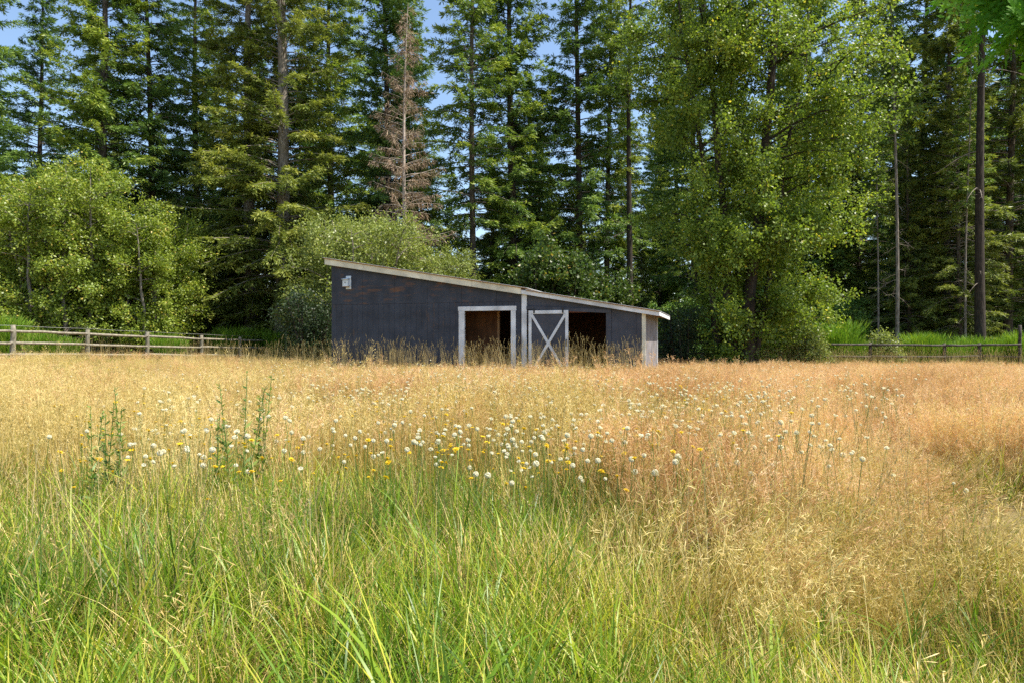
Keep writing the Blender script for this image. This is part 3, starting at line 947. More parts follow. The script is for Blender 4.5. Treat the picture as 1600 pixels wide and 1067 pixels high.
alder = leafy(31, alder_stems, 62, alder_prof, (M_bark_dark, M_alder), (.125, .095), 22, 38, (.02, .82), up=.45, cluster=.33, tw=.95)
place('leafy_tree', alder, LN, gpos(1160, 29.3), 0, 'large bright leafy tree with several dark stems right of the shed', 'tree')


def dome(R, H, lo=.75):
    def f(z, az):
        zz = min(max(z / H, 0), 1)
        return float(R * (lo + (1 - lo) * zz) * (1 - zz ** 3.2) ** .6 * (1 + .2 * sin(3 * az + z) + .12 * sin(5 * az - 2 * z)))
    return f


def bush(seed, H, R, m, nst=9, limbs=26, leaf=(.075, .045), twigs=12, leaves=16, tw=.6, sprig=.25, bark=M_bark_pale, base_r=.35, cluster=.3):
    rg = np.random.default_rng(seed)
    st = []
    for i in range(nst):
        a = 2 * pi * i / nst + rg.uniform(-.3, .3)
        ro = R * rg.uniform(.15, .62)
        hh = H * rg.uniform(.72, 1.0) * (1 - .25 * (ro / R) ** 2)
        st.append((stem(rg, (cos(a) * R * base_r * rg.uniform(.2, 1), sin(a) * R * base_r * rg.uniform(.2, 1), 0), (cos(a) * ro, sin(a) * ro, hh), .05 * H / 8), .03 + .008 * H))
    pr = dome(R * .48, H)
    return leafy(seed + 50, st, limbs, pr, (bark, m), leaf, twigs, leaves, (.06, 1), up=.6, cluster=cluster, tw=tw, sprig=sprig, stem_sides=6)


bw1 = bush(41, 11.6, 6.2, M_willow, 13, 36, (.155, .095), 14, 22, .75, .45)
bw2 = bush(42, 9.0, 4.8, M_willow, 11, 30, (.15, .09), 14, 21, .7, .4)
bs1 = bush(43, 6.3, 5.2, M_sage, 11, 28, (.13, .06), 13, 22, .6, .2)
bm1 = bush(44, 6.8, 3.6, M_maple, 8, 24, (.17, .15), 10, 13, .6, .2, M_bark_dark)
bu1 = bush(45, 4.2, 3.0, M_under, 8, 22, (.13, .09), 10, 13, .5, .15, M_bark_dark)
bsm = bush(46, 1.7, 1.3, M_sage, 7, 14, (.10, .06), 8, 12, .35, .2)
M_shade = leaf_mat('shade_painted_leaves', [(0, (.012, .026, .010)), (.5, (.025, .050, .016)), (1, (.05, .08, .025))], .5, .25, .35, .1)  # deep green: the shade over the bush is put into the leaf colour
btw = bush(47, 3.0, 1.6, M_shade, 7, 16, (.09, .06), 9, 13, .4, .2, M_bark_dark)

place('willow_bush', bw1, LN, gpos(90, 38.5), 0, 'largest yellow green bush behind the left fence at the picture edge', 'bush', None, 1.0)
place('willow_bush', bw2, LN, gpos(243, 40.3), 1.2, 'yellow green bush right of the largest one, ending before the paired firs', 'bush', None, .98)
place('willow_bush', bw2, LN, gpos(-70, 40), 2.6, 'green bush cut by the left picture edge', 'bush', None, 1.05)
place('willow_bush', bw2, LN, gpos(318, 48), 4.0, 'darker small bush beside the fence left of the thick fir base', 'bush', None, .62)
place('pale_willow_bush', bs1, LN, gpos(568, 36.5), .5, 'wide pale grey green shrub behind the high end of the shed', 'bush', None, 1.28)
place('pale_willow_bush', bs1, LN, gpos(500, 46), 2.2, 'pale shrub between the paired firs and the shed', 'bush', None, 1.12)
place('pale_willow_bush', bs1, LN, gpos(668, 38), 3.6, 'lower end of the pale shrubs below the dead fir', 'bush', None, 1.0)
place('maple_bush', bm1, LN, gpos(865, 37), 0, 'fresh green broadleaf bush behind the middle of the shed roof', 'bush', None, 1.0)
place('maple_bush', bm1, LN, gpos(945, 40), 2, 'green broadleaf bush behind the low end of the shed', 'bush', None, .8)
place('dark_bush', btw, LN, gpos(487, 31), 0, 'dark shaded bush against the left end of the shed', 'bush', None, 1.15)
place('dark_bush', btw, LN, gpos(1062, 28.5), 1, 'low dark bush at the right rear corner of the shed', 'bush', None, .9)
place('pale_sapling', bsm, LN, gpos(1384, 32.5), 0, 'small pale leaved shrub by the fence below the slim pole', 'bush', None, 1.0)
place('leafy_sapling', bsm, LN, gpos(1262, 30), 2, 'low pale shrub at the foot of the leafy tree by the fence', 'bush', None, 1.05)
UND = [(-30, 47), (90, 48), (200, 50), (345, 50), (430, 54), (540, 46), (640, 48), (700, 46), (760, 48), (815, 44), (900, 50), (985, 52), (1060, 44), (1120, 48),
       (1230, 44), (1310, 42), (1350, 47), (1420, 50), (1490, 48), (1560, 50), (1620, 46), (1700, 48)]
for i, (px, Y) in enumerate(UND):
    place('undergrowth_bush', bu1, LN, gpos(px, Y), i * 1.7, 'shaded green undergrowth bush beneath the firs', 'bush', 'undergrowth at the foot of the firs', .7 + .5 * ((i * 37) % 10) / 10)
k = 0
for i in range(26):
    X = -58 + i * 4.6 + rnd.uniform(-1, 1)
    place('undergrowth_bush', bu1, LN, Vector((X, 57 + rnd.uniform(-3, 5), 0)), i * 1.3, 'dim undergrowth bush deep inside the wood', 'bush', 'undergrowth deep in the wood', 1.1 + rnd.uniform(0, .6))


# scotch broom: dense upright green switches
def broom_mesh(seed, H=1.5, n=340, R=.55):
    rg = np.random.default_rng(seed)
    g = Geo()
    a = rg.uniform(0, 2 * pi, n)
    r = R * .45 * np.sqrt(rg.random(n))
    base = np.stack([r * np.cos(a), r * np.sin(a), np.zeros(n) - .03], 1)
    az = a + rg.normal(0, .5, n)
    g.blades(base, az, rg.uniform(.02, .45, n), rg.normal(.1, .15, n), H * rg.uniform(.5, 1.08, n), rg.uniform(.018, .034, n), rg.uniform(.1, .9, n), 4)
    m = n * 4
    bi = rg.integers(0, n, m)
    hz = rg.uniform(.2, .8, m) * H
    sp_ = rg.uniform(.05, .42, m)
    P = np.stack([base[bi, 0] + np.cos(az[bi]) * hz * sp_, base[bi, 1] + np.sin(az[bi]) * hz * sp_, hz], 1)
    D = unit(np.stack([np.cos(az[bi]) * .35 + rg.normal(0, .25, m), np.sin(az[bi]) * .35 + rg.normal(0, .25, m), np.ones(m)], 1))
    S = unit(np.cross(D, rg.normal(0, 1, D.shape)))
    g.cards(P, D, S, rg.uniform(.15, .42, m), rg.uniform(.012, .026, m), rg.uniform(.2, 1, m), .4)
    return g.mesh('switches', [M_broom])


brm = [broom_mesh(60), broom_mesh(61, 1.7), broom_mesh(62, 1.3)]
for i, (px, Y, s_) in enumerate([(3, 30.5, 1.25), (60, 33, .8), (85, 33.2, .85), (108, 34, .7), (255, 37, .8), (275, 38, .85), (345, 42.5, 1.05), (362, 43, 1.15), (380, 44, 1.2), (396, 44.5, 1.25), (412, 45, 1.1), (434, 44, 1.3),
                                 (1293, 33.5, .95), (1312, 33, 1.1), (1330, 34, .9), (1436, 33.5, .9), (1452, 33.5, .8), (1470, 34, .75), (1492, 33, .7), (1515, 34, .75), (1550, 33.5, .85), (1572, 33.5, .8), (1596, 33, .85), (1410, 34, .7), (1350, 34.5, .7)]):
    b = empty('broom_shrub', gpos(px, Y), i * 1.1, 'bright green upright broom shrub behind the %s fence' % ('left' if px < 800 else 'right'), 'shrub', 'broom shrubs behind the %s fence' % ('left' if px < 800 else 'right'))
    s_ = s_ * (1.3 if px > 800 else 1.1)
    b.scale = (s_ * 1.2, s_ * 1.2, s_)
    add('switches', brm[i % 3], b)


# cedar bough hanging in from a tree standing right behind the camera
def frond(g, rg, base, d, up, L, tint):
    """flat scale-leaf spray"""
    n = 15
    d = np.array(d) / np.linalg.norm(d); s = np.cross(d, up); s /= np.linalg.norm(s)
    for i in range(n):
        t = (i + .5) / n
        p = np.array(base) + d * L * t + np.array([0, 0, -.25 * L * t * t])
        sg = 1 if i % 2 else -1
        dd = unit(d * .75 + s * sg * .8 + rg.normal(0, .08, 3))
        l2 = L * .48 * (1 - .75 * t) + .006
        m = max(2, int(l2 / .0065))
        q = np.linspace(0, 1, m)
        C = p + dd[None] * (l2 * q)[:, None]
        a2 = np.where(np.arange(m) % 2 == 0, 1.0, -1.0)[:, None]
        s2 = np.cross(dd, up)
        D2 = unit(dd[None] + s2[None] * a2 * .55)
        S2 = unit(np.cross(D2, np.asarray(up)[None] + rg.normal(0, .25, D2.shape)))
        g.cards(C, D2, S2, .019, .0085, tint + rg.normal(0, .1, m), .5)


def build_cedar():
    rg = np.random.default_rng(77)
    base = Vector((4.3, -1.6, 0))
    C = empty('cedar_tree', base, 0, 'bright green cedar bough hanging into the top right corner', 'tree')
    g = Geo()
    zz = np.linspace(-.2, 9, 12)
    g.tube(np.stack([.02 * zz, .01 * zz, zz], 1), .22 * (1 - zz / 10.5), 10)
    add('trunk', g.mesh('trunk', [M_bark], True), C)
    b = Geo(); f = Geo()
    bo = np.array(base)
    # boughs end in view at upper right: world points
    ends = [at(1495, -20, 1.5), at(1560, 5, 1.45), at(1605, 35, 1.4), at(1540, -30, 1.55), at(1620, 5, 1.5), at(1580, 45, 1.38), at(1625, 65, 1.42)]
    for e in ends:
        e = np.array(e) - bo
        s = np.array([-.1, .2, 2.7 + rg.uniform(-.2, .4)])
        t = np.linspace(0, 1, 9)[:, None]
        P = s + (e - s) * t + np.array([0, 0, 1]) * (.35 * np.sin(t * pi))
        b.tube(P, np.linspace(.022, .004, 9), 5)
        for k in range(46):
            u_ = rg.uniform(.88, 1.0)
            p = np.array([np.interp(u_, t[:, 0], P[:, i]) for i in range(3)])
            d = unit(unit(e - s) * .5 + np.array([rg.normal(-.1, .5), rg.normal(0, .5), rg.uniform(-1.0, .05)]))
            upv = unit(np.array([rg.normal(0, .5), -1 + rg.normal(0, .4), .6 + rg.normal(0, .3)]))
            frond(f, rg, p, d, upv, rg.uniform(.06, .12), rg.uniform(.3, .7))
    bo_ = add('branches', b.mesh('branches', [M_bark_dark]), C); bo_['kind'] = 'stuff'
    add('crown', f.mesh('crown', [M_cedar]), C)['kind'] = 'stuff'


build_cedar()


# ------------------------------------------------------------------ the meadow
def scatter(name, protos, pts, rot, scl, idx, label):
    """one 'stuff' object: tufts set out over the ground with geometry nodes"""
    c = bpy.data.collections.new(name + '_tufts')
    for i, me in enumerate(protos):
        c.objects.link(bpy.data.objects.new('grass_tuft_%02d' % i, me))
    me = bpy.data.meshes.new(name)
    me.vertices.add(len(pts))
    me.vertices.foreach_set('co', np.asarray(pts, np.float32).ravel())
    a = me.attributes.new('rot', 'FLOAT_VECTOR', 'POINT'); a.data.foreach_set('vector', np.asarray(rot, np.float32).ravel())
    a = me.attributes.new('scl', 'FLOAT_VECTOR', 'POINT'); a.data.foreach_set('vector', np.asarray(scl, np.float32).ravel())
    a = me.attributes.new('idx', 'INT', 'POINT'); a.data.foreach_set('value', np.asarray(idx, np.int32))
    o = add(name, me)
    ng = bpy.data.node_groups.new(name + '_nodes', 'GeometryNodeTree')
    ng.interface.new_socket('Geometry', in_out='INPUT', socket_type='NodeSocketGeometry')
    ng.interface.new_socket('Geometry', in_out='OUTPUT', socket_type='NodeSocketGeometry')
    N = ng.nodes; Lk = ng.links
    gi = N.new('NodeGroupInput'); go = N.new('NodeGroupOutput')
    ci = N.new('GeometryNodeCollectionInfo'); ci.inputs['Collection'].default_value = c
    ci.inputs['Separate Children'].default_value = True; ci.inputs['Reset Children'].default_value = True
    ip = N.new('GeometryNodeInstanceOnPoints'); ip.inputs['Pick Instance'].default_value = True

    def na(nm, ty):
        n = N.new('GeometryNodeInputNamedAttribute'); n.data_type = ty; n.inputs['Name'].default_value = nm
        return [s for s in n.outputs if s.enabled and s.name == 'Attribute'][0]
    Lk.new(gi.outputs[0], ip.inputs['Points']); Lk.new(ci.outputs[0], ip.inputs['Instance'])
    Lk.new(na('idx', 'INT'), ip.inputs['Instance Index'])
    er = N.new('FunctionNodeEulerToRotation'); Lk.new(na('rot', 'FLOAT_VECTOR'), er.inputs[0]); Lk.new(er.outputs[0], ip.inputs['Rotation'])
    Lk.new(na('scl', 'FLOAT_VECTOR'), ip.inputs['Scale'])
    Lk.new(ip.outputs[0], go.inputs[0])
    md = o.modifiers.new('tufts', 'NODES'); md.node_group = ng
    return tag(o, label, None, None, 'stuff')


def tuft(rg, n, R, H, W, m, lean=(.05, .5), curve=(.1, .9), seg=4, tint=(.1, .9), short=0):
    g = Geo()
    a = rg.uniform(0, 2 * pi, n); r = R * np.sqrt(rg.random(n))
    base = np.stack([r * np.cos(a), r * np.sin(a), np.full(n, -.02)], 1)
    az = a + rg.normal(0, .9, n)
    g.blades(base, az, rg.uniform(*lean, n), rg.uniform(*curve, n), H * rg.uniform(.55, 1.1, n), W * rg.uniform(.6, 1.3, n), rg.uniform(*tint, n), seg, rg.normal(0, .5, n))
    if short:
        a = rg.uniform(0, 2 * pi, short); r = R * 1.3 * np.sqrt(rg.random(short))
        base = np.stack([r * np.cos(a), r * np.sin(a), np.full(short, -.02)], 1)
        g.blades(base, rg.uniform(0, 6.28, short), rg.uniform(.1, .8, short), rg.uniform(.2, 1.2, short), H * rg.uniform(.2, .5, short), W * rg.uniform(.5, 1, short), rg.uniform(tint[0], tint[1], short), 3)
    return g


def stems_with_heads(g, rg, n, R, H, tint, head='panicle', w=.0022, lean=(.02, .25), nb=22, hl=.13):
    a = rg.uniform(0, 2 * pi, n); r = R * np.sqrt(rg.random(n))
    base = np.stack([r * np.cos(a), r * np.sin(a), np.full(n, -.02)], 1)
    az = a + rg.normal(0, .8, n)
    L = H * rg.uniform(.65, 1.1, n)
    tips, ang = g.blades(base, az, rg.uniform(*lean, n), rg.uniform(.05, .35, n), L, np.full(n, w * 1.4), rg.uniform(*tint, n), 4)
    T = unit(np.stack([np.sin(ang) * np.cos(az), np.sin(ang) * np.sin(az), np.cos(ang)], 1))
    if head == 'panicle':
        t = rg.random((n, nb)) ** 1.2
        P = tips[:, None] - T[:, None] * (hl * t)[..., None]
        D = unit(T[:, None] * rg.uniform(.3, 1.0, (n, nb, 1)) + rg.normal(0, .55, (n, nb, 3)))
        P = P.reshape(-1, 3); D = D.reshape(-1, 3)
        S = unit(np.cross(D, rg.normal(0, 1, D.shape)))
        g.cards(P, D, S, np.repeat(hl * .5 * (.3 + .7 * t.ravel())[:, None], 1, 1) * rg.uniform(.6, 1.2, (n * nb, 1)), .0027, np.clip(rg.uniform(*tint, n * nb) + .1, 0, 1), .8)
    elif head == 'spike':
        for k in range(nb):
            t = rg.random(n)
            P = tips - T * (hl * t)[:, None]
            D = unit(T + rg.normal(0, .38, (n, 3)))
            S = unit(np.cross(D, rg.normal(0, 1, D.shape)))
            g.cards(P, D, S, .016 * rg.uniform(.7, 1.2, n), .005, rg.uniform(*tint, n), .5)
    return g


rgG = np.random.default_rng(5)
P_green = []
for i in range(7):
    g = tuft(rgG, 26, .12, .30 + .05 * (i % 4), .0056, M_green, (.03, .7), (.1, 1.5), 6, (.0, 1.0), short=30)
    P_green.append(g.mesh('green_tuft', [M_green]))
for i in range(2):        # broad bladed
    g = tuft(rgG, 10, .08, .44, .0085, M_green, (.05, .6), (.4, 2.0), 7, (.0, .6), short=20)
    P_green.append(g.mesh('broad_tuft', [M_green]))
P_dry = []
for i in range(6):
    g = tuft(rgG, 26, .13, .40, .0035, M_dry, (.05, .6), (.1, 1.0), 4, (.15, .9), short=20)
    stems_with_heads(g, rgG, 13, .14, .62, (.35, 1.0), 'panicle', nb=16, hl=.12)
    P_dry.append(g.mesh('dry_tuft', [M_dry]))
for i in range(3):
    g = tuft(rgG, 24, .13, .36, .0036, M_dry, (.05, .75), (.1, 1.3), 5, (.2, 1.0), short=22)
    P_dry.append(g.mesh('straw_tuft', [M_dry]))
P_bent = []
for i in range(6):
    g = tuft(rgG, 14, .14, .33, .0032, M_bent, (.05, .6), (.1, 1.0), 4, (.0, .5), short=14)
    stems_with_heads(g, rgG, 20, .16, .58, (.25, .95), 'panicle', nb=30, hl=.16)
    P_bent.append(g.mesh('bent_tuft', [M_bent]))
P_stalk = []
for i in range(5):
    g = tuft(rgG, 8, .10, .5, .005, M_stalk, (.05, .5), (.1, .9), 5, (.0, .6))
    stems_with_heads(g, rgG, 7, .16, .98, (.2, .9), 'spike', w=.004, nb=26, hl=.11, lean=(.02, .22))
    P_stalk.append(g.mesh('stalk_tuft', [M_stalk]))


def hollow(x, y):
    """0..1 where the grass is pressed down or missing"""
    h = np.exp(-(((x - 3.05) / .75) ** 2 + ((y - 4.25) / .38) ** 2) ** 2)
    return h


def flat(x, y):
    """height factor: low where the grass lies flat"""
    d1 = np.abs(x - (1.05 + .19 * y + .12 * np.sin(y * 1.4))) / .34
    f = .25 * np.exp(-d1 ** 4) * smooth(1.7, 2.4, y) * (1 - smooth(7.5, 9, y))
    d2 = np.abs(x - (2.15 + .36 * (y - 3))) / .28
    f = np.maximum(f, .38 * np.exp(-d2 ** 4) * smooth(4.4, 5, y) * (1 - smooth(9, 11, y)))
    f = np.maximum(f, .66 * np.exp(-(((x - 2.95) / .95) ** 4 + ((y - 3.75) / .72) ** 4)))
    return 1 - f


def green_part(x, y):
    k = x / np.maximum(y, .5)
    yb = 4.6 - 1.7 * smooth(.08, .40, k) + 1.9 * wav(x, y, .8, 3) + 1.2 * wav(x, y, 2.3, 1)
    g = .86 * (1 - smooth(yb - 1.8, yb + 4.2, y))
    g = g * (1 - .72 * smooth(.06, .26, k) * smooth(1.9, 2.6, y))
    g = np.maximum(g, .24 * smooth(.1, .2, k) * (1 - smooth(4.5, 8, y)))
    far = .62 * smooth(7, 12, y) * smooth(-.10, -.26, k) * (wav(x, y, .5, 2) * .5 + .5)
    mid = .6 * smooth(.0, .45, wav(x, y, .62, 5)) * smooth(4, 6, y) * (1 - .6 * smooth(14, 20, y))
    return np.clip(np.maximum(np.maximum(g, far), mid) + .06, 0, 1)


def field_points(rg, y0, y1, dens):
    area = (y1 - y0) * (1.6 * (y0 + y1) / 2 + 5)
    n = int(area * dens)
    y = np.sqrt(rg.uniform(y0 ** 2, y1 ** 2, n)) if y0 > 3 else rg.uniform(y0, y1, n)
    x = rg.uniform(-1, 1, n) * (.80 * y + 2.0)
    return x, y


def clear_of_shed(x, y):
    dx = x - XL; dy = y - YL
    u = dx * cos(TH) - dy * sin(TH)
    v = dx * sin(TH) + dy * cos(TH)
    return ~((u > -.15) & (u < 11.1) & (v > -.12) & (v < 4.15))


def orient(rg, x, y, n):
    """tilt: random sway plus the lodged swaths on the right"""
    k = x / np.maximum(y, .5)
    sw = smooth(.10, .26, k) * smooth(2.2, 3.2, y) * (1 - smooth(8, 13, y))
    band = np.clip(.55 + .6 * np.sin(2.4 * (y * .9 + x * .55) + .8 * wav(x, y, .8)), 0, 1.1)
    ang = np.abs(rg.normal(0, .16, n)) + sw * band * rg.uniform(.7, 1.25, n)
    da = np.where(sw * band > .25, -.5 + 1.1 * wav(x, y, .9, 7) + rg.normal(0, .22, n), rg.uniform(0, 2 * pi, n))
    ax = np.stack([-np.sin(da), np.cos(da), np.zeros(n)], 1)
    ph = rg.uniform(0, 2 * pi, n)
    c, s = np.cos(ang), np.sin(ang)
    R = np.zeros((n, 3, 3))
    K = np.zeros((n, 3, 3))
    K[:, 0, 1] = -ax[:, 2]; K[:, 0, 2] = ax[:, 1]; K[:, 1, 0] = ax[:, 2]; K[:, 1, 2] = -ax[:, 0]; K[:, 2, 0] = -ax[:, 1]; K[:, 2, 1] = ax[:, 0]
    R = np.eye(3)[None] + s[:, None, None] * K + (1 - c)[:, None, None] * (K @ K)
    Z = np.zeros((n, 3, 3)); Z[:, 0, 0] = np.cos(ph); Z[:, 0, 1] = -np.sin(ph); Z[:, 1, 0] = np.sin(ph); Z[:, 1, 1] = np.cos(ph); Z[:, 2, 2] = 1
    M = R @ Z
    return np.stack([np.arctan2(M[:, 2, 1], M[:, 2, 2]), -np.arcsin(np.clip(M[:, 2, 0], -1, 1)), np.arctan2(M[:, 1, 0], M[:, 0, 0])], 1)


rgF = np.random.default_rng(99)
XY = [field_points(rgF, 1.15, 3.2, 150), field_points(rgF, 3.2, 7, 72), field_points(rgF, 7, 14, 34), field_points(rgF, 14, 23, 20), field_points(rgF, 23, 33, 12)]
XY.append((rgF.uniform(.5, 5.2, 2600), rgF.uniform(1.5, 6.5, 2600)))
X = np.concatenate([a[0] for a in XY]); Y = np.concatenate([a[1] for a in XY])
ok = clear_of_shed(X, Y) & (rgF.random(len(X)) > .72 * hollow(X, Y)) & (np.hypot(X, Y) > .9)
ok &= ~((Y > 29.5 + rgF.normal(0, .5, len(Y))) & (X > 7)) & ~((X < -14) & (Y > 28 + (X + 20.5) * 3.3 + rgF.normal(0, .8, len(Y))))
X, Y = X[ok], Y[ok]
n = len(X)
gp = np.maximum(green_part(X, Y), hollow(X, Y))
kk = X / Y
pinkness = np.clip(smooth(6, 12, Y) * .55 + .55 * smooth(.08, .3, kk) + .45 * wav(X, Y, .55, 1) + .2 * wav(X, Y, 1.7, 6) - .35 * smooth(-.15, -.4, kk), .05, .85)
u1 = rgF.random(n); u2 = rgF.random(n)
straw = ((gp > .3) & (rgF.random(n) < .88 * smooth(.25, .7, gp))) | ((Y < 4.4) & (rgF.random(n) < .66))
pinkness = pinkness * smooth(2.4, 4.2, Y)
kind = np.where(u1 < gp * .78, 0, np.where((u2 < pinkness) & ~straw, 2, 1))
hs = (1 + .20 * wav(X, Y, .9, 4) + .12 * wav(X, Y, 2.6, 9) + rgF.normal(0, .16, n)) * (1 - .35 * hollow(X, Y))
hs *= flat(X, Y) * (1 - .16 * smooth(.10, .24, kk) * (1 - smooth(6, 10, Y)))
hs *= 1 + .25 * (rgF.random(n) < .06)
hs *= 1 - .38 * smooth(9, 19, Y)
rot = orient(rgF, X, Y, n)
Zg = ground_z(X, Y)
wide = 1 + .35 * smooth(6, 20, Y)
for kd, nm, pr, lab in ((0, 'green_grass', P_green, 'long green grass filling the front of the meadow'), (1, 'dry_grass', P_dry, 'golden dry grass across the middle of the meadow'),
                        (2, 'bent_grass', P_bent, 'pinkish brown feathery grass towards the shed and on the right')):
    m_ = kind == kd
    sc = np.stack([hs[m_] * wide[m_], hs[m_] * wide[m_], hs[m_]], 1)
    far_green = (kd == 0)
    scatter(nm, pr, np.stack([X[m_], Y[m_], Zg[m_]], 1), rot[m_], sc * (np.where(Y[m_] > 5, .72, 1.0)[:, None] if far_green else 1.0), (np.where(straw[m_], rgF.integers(6, 9, m_.sum()), rgF.integers(0, 6, m_.sum())) if kd == 1 else rgF.integers(0, len(pr), m_.sum())), lab)

# tall seed stalks: along the shed front, along the fences, a few in the meadow
sx_, sy_ = [], []
for _ in range(230):
    u = rgF.uniform(.1, 10.9); v = -rgF.uniform(.25, 1.6)
    if rgF.random() < .55 * (u < 2.2): continue
    sx_.append(XL + u * cos(TH) + v * sin(TH)); sy_.append(YL - u * sin(TH) + v * cos(TH))
for _ in range(520):
    sx_.append(rgF.uniform(5, 24)); sy_.append(rgF.uniform(28.6, 31.2))
for _ in range(90):
    t = rgF.random(); sx_.append(-20.5 + 4.8 * t + rgF.normal(.6, .6)); sy_.append(28 + 15.9 * t - .5)
for _ in range(120):
    sx_.append(rgF.uniform(-13, -6)); sy_.append(rgF.uniform(25, 32))
for _ in range(240):
    yy = 2.4 * (18 / 2.4) ** rgF.random(); sx_.append(rgF.uniform(-.75, .75) * yy); sy_.append(yy)
sx_ = np.array(sx_); sy_ = np.array(sy_); n = len(sx_)
s_ = np.where(sy_ < 18, .74, 1.0) * rgF.uniform(.75, 1.12, n)
s_ = np.where(np.abs(sy_ - (YL - (sx_ - XL) * math.tan(TH))) < 2.2, 1.22, 1.0) * s_
scatter('seed_stalks', P_stalk, np.stack([sx_, sy_, ground_z(sx_, sy_)], 1), np.stack([rgF.normal(0, .08, n), rgF.normal(0, .08, n), rgF.uniform(0, 6.28, n)], 1), np.stack([s_] * 3, 1), rgF.integers(0, 5, n),
        'tall pale seed stalks along the shed and the fences')


# ------------------------------------------------------------------ flowers one can count
def stem_mesh(h, seed):
    rg = np.random.default_rng(seed)
    g = Geo()
    b = rg.normal(0, .03, 2)
    t = np.linspace(0, 1, 5)
    g.tube(np.stack([b[0] * t ** 2, b[1] * t ** 2, h * t - .02 * (1 - t)], 1), np.full(5, .0018), 4, .5)
    return g.mesh('stem', [M_weed]), Vector((b[0], b[1], h))


def puff_mesh(seed, r=.021):
    rg = np.random.default_rng(seed)
    n = 150
    d = unit(rg.normal(0, 1, (n, 3)))
    g = Geo()
    # each seed: a thin stalk and a little parasol of hairs
    S = unit(np.cross(d, rg.normal(0, 1, d.shape)))
    g.cards(d * .003, d, S, r * .8, .0007, .2, .5)
    for k in range(5):
        t_ = unit(np.cross(d, rg.normal(0, 1, d.shape)))
        dd = unit(d * .75 + t_ * .9)
        S = unit(np.cross(dd, d))
        g.cards(d * r * .70, dd, S, r * .5, .0042, rg.uniform(.3, 1, n), .6)
    return g.mesh('seed_head', [M_fluff])


def daisy_mesh(seed):
    rg = np.random.default_rng(seed)
    g = Geo()
    for ring, (m, rr, lift) in enumerate(((17, .019, .15), (13, .014, .45), (8, .008, .9))):
        a = np.arange(m) * 2 * pi / m + rg.normal(0, .08, m) + ring
        D = unit(np.stack([np.cos(a), np.sin(a), np.full(m, lift)], 1))
        S = unit(np.stack([-np.sin(a), np.cos(a), np.zeros(m)], 1))
        g.cards(np.tile([0, 0, .002 * ring], (m, 1)), D, S, rr * rg.uniform(.9, 1.1, m), .0055, rg.uniform(0, 1, m), .7)
    g.tube([(0, 0, -.012), (0, 0, -.006), (0, 0, .001)], [.0025, .005, .0055], 7, .2)
    return g.mesh('flower_head', [M_yellow])


puffs = [puff_mesh(80 + i) for i in range(4)]
daisies = [daisy_mesh(90 + i) for i in range(4)]
stm = [stem_mesh(.38 + .03 * i, 70 + i) for i in range(8)]


def flower(name, part, heads, x, y, i, lab, cat, grp, hscale=1.0):
    E = empty(name, (x, y, float(ground_z(x, y))), rnd.uniform(0, 6.28), lab, cat, grp)
    me, tip = stm[i % 8]
    add('stem', me, E)
    h = add(part, heads[i % 4], E, tip)
    h.scale = (hscale,) * 3
    h.rotation_euler = (rnd.uniform(-.5, .5), rnd.uniform(-.5, .5), 0)


def flower_spot(y0, y1, k0, k1):
    y = y0 * (y1 / y0) ** rnd.random()
    return (k0 + (k1 - k0) * rnd.random()) * y, y


for i in range(290):
    if i < 215:
        while True:
            x, y = flower_spot(3.5, 16, -.4, .5)
            c = abs((x / y) - .05) / .42 + abs(math.log(y / 6.4)) / .9
            if rnd.random() < math.exp(-c * c * .8): break
    else:
        x, y = flower_spot(3.4, 19, -.7, .68)
    flower('seed_puff_flower', 'seed_head', puffs, x, y, i, 'fluffy white seed head on a thin stem in the meadow grass', 'flower', 'white seed heads in the meadow', rnd.uniform(.42, .85))
for i in range(295):
    x, y = flower_spot(3.3, 20, -.7, .30) if i % 3 else flower_spot(3.6, 11, -.25, .4)
    flower('yellow_flower', 'flower_head', daisies, x, y, i + 3, 'small yellow daisy like flower on a thin stem in the meadow grass', 'flower', 'yellow flowers in the meadow', rnd.uniform(.7, 1.1))


def flower_proto(head, seed, hh, hs_):
    rg = np.random.default_rng(seed)
    g = Geo()
    b = rg.normal(0, .03, 2); t = np.linspace(0, 1, 4)
    g.tube(np.stack([b[0] * t ** 2, b[1] * t ** 2, hh * t - .02], 1), np.full(4, .0016), 3, .5)
    me = g.mesh('flower', [M_weed])
    co = np.empty(len(head.vertices) * 3, np.float32); head.vertices.foreach_get('co', co)
    V = co.reshape(-1, 3) * hs_ * np.array([1, 1, rg.uniform(.6, 1)])
    a_ = unit(rg.normal(0, 1, 3)); F = np.array([list(p.vertices) for p in head.polygons if len(p.vertices) == 4])
    F = F[(V[F[:, 0]] @ a_) > -.010 * rg.random() * hs_]
    V = V + np.array([b[0], b[1], hh - .02])
    n0 = len(g.V[0]); 
    allV = np.concatenate([np.concatenate(g.V), V]); fs = np.concatenate([np.concatenate(g.F4), F + n0])
    mi = np.concatenate([np.zeros(len(g.F4[0]), int), np.ones(len(F), int)])
    return new_mesh('flower', allV, [fs], [M_weed, head.materials[0]], np.full(len(allV), .7), mi)


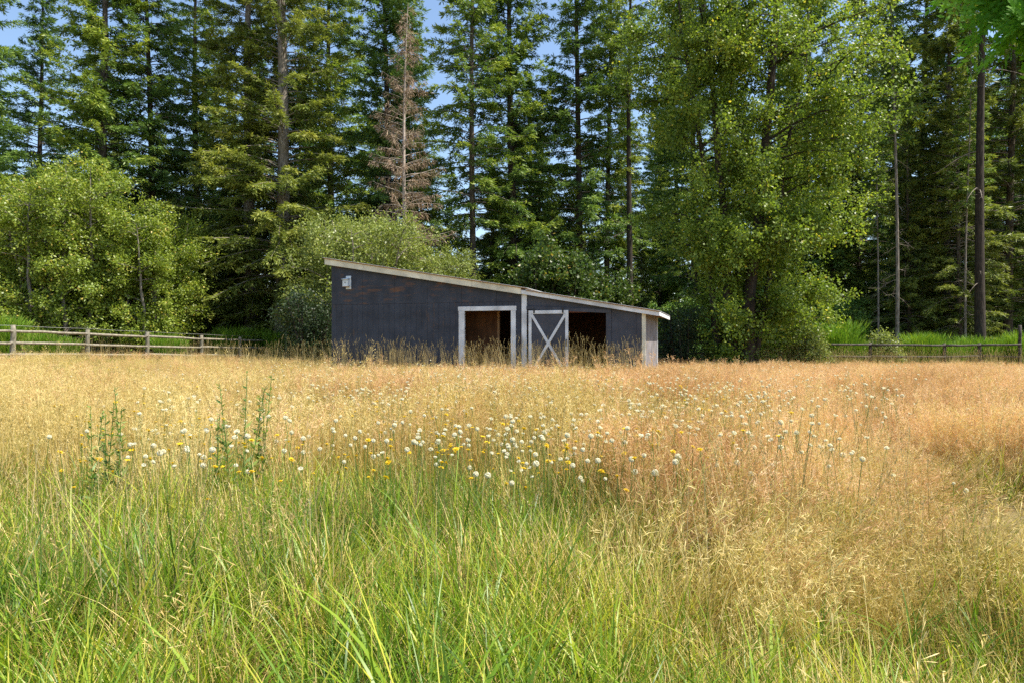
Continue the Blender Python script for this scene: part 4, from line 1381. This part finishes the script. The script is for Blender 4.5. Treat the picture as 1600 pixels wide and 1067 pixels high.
def drift(name, heads, n, lab, ymax, k0, k1, kc, yc, hs_, hh):
    rg = np.random.default_rng(len(name) * 7 + n)
    pr = [flower_proto(heads[i % 4], 300 + i, hh * rg.uniform(.85, 1.15), hs_ * rg.uniform(.7, 1.2)) for i in range(8)]
    y = 3.6 * (ymax / 3.6) ** rg.random(n * 5); k = rg.uniform(k0, k1, n * 5)
    w_ = np.exp(-((k - kc) / .36) ** 2 - (np.log(y / yc) / .65) ** 2) + .10
    w_ *= .25 + smooth(-.2, .5, wav(k * y, y, 1.3, 8))
    keep = rg.random(len(y)) < w_
    x = (k * y)[keep][:n]; y = y[keep][:n]; m = len(x)
    scatter(name, pr, np.stack([x, y, ground_z(x, y)], 1), np.stack([rg.normal(0, .15, m), rg.normal(0, .15, m), rg.uniform(0, 6.28, m)], 1), np.ones((m, 3)) * rg.uniform(.8, 1.15, (m, 1)), rg.integers(0, 8, m), lab)


drift('seed_head_drift', puffs, 1900, 'drift of small white seed heads across the middle of the meadow', 17, -.55, .6, .06, 9.5, .62, .57)
drift('yellow_flower_drift', daisies, 900, 'sprinkling of tiny yellow flowers through the meadow', 21, -.75, .4, -.15, 9.0, .85, .50)


# leafy tall weeds standing above the grass
def weed_mesh(seed, H=.95):
    rg = np.random.default_rng(seed)
    g = Geo(); s = Geo()
    nst = 3
    for q in range(nst):
        b = np.array([rg.normal(0, .04), rg.normal(0, .04), -.02]); e = b + np.array([rg.normal(0, .06), rg.normal(0, .06), H * rg.uniform(.75, 1)])
        t = np.linspace(0, 1, 6)[:, None]
        P = b + (e - b) * t
        s.tube(P, np.linspace(.005, .002, 6), 5, .4)
        m = 46
        ts = rg.uniform(.12, 1, m)
        C = b + (e - b) * ts[:, None]
        a = rg.uniform(0, 2 * pi, m)
        D = unit(np.stack([np.cos(a), np.sin(a), rg.uniform(.2, 1.0, m)], 1))
        S = unit(np.cross(D, rg.normal(0, .4, D.shape) + np.array([0, 0, 1.0])))
        g.cards(C, D, S, (.12 - .085 * ts) * rg.uniform(.7, 1.2, m), (.026 - .012 * ts) * rg.uniform(.7, 1.2, m), rg.uniform(.1, .9, m), .4)
    return s.mesh('stem', [M_weed]), g.mesh('leaves', [M_weed])


wm = [weed_mesh(101), weed_mesh(102, .88), weed_mesh(103, 1.0)]
for i, (px, Y, s_, lab) in enumerate([(182, 4.6, .98, 'tallest leafy green weed at the left, standing above the dry grass'), (150, 4.5, .86, 'shorter leafy weed just left of the tallest one'),
                                      (375, 4.8, 1.0, 'branching green weed beside white seed heads left of the middle'), (415, 5.0, 1.05, 'slim upright weed right of the branching weed'),
                                      (345, 4.7, .78, 'low bushy weed left of the branching weed')]):
    E = empty('leafy_weed', gpos(px, Y), i * 1.3, lab, 'weed', None)
    E.scale = (s_,) * 3
    add('stem', wm[i % 3][0], E); add('leaves', wm[i % 3][1], E)
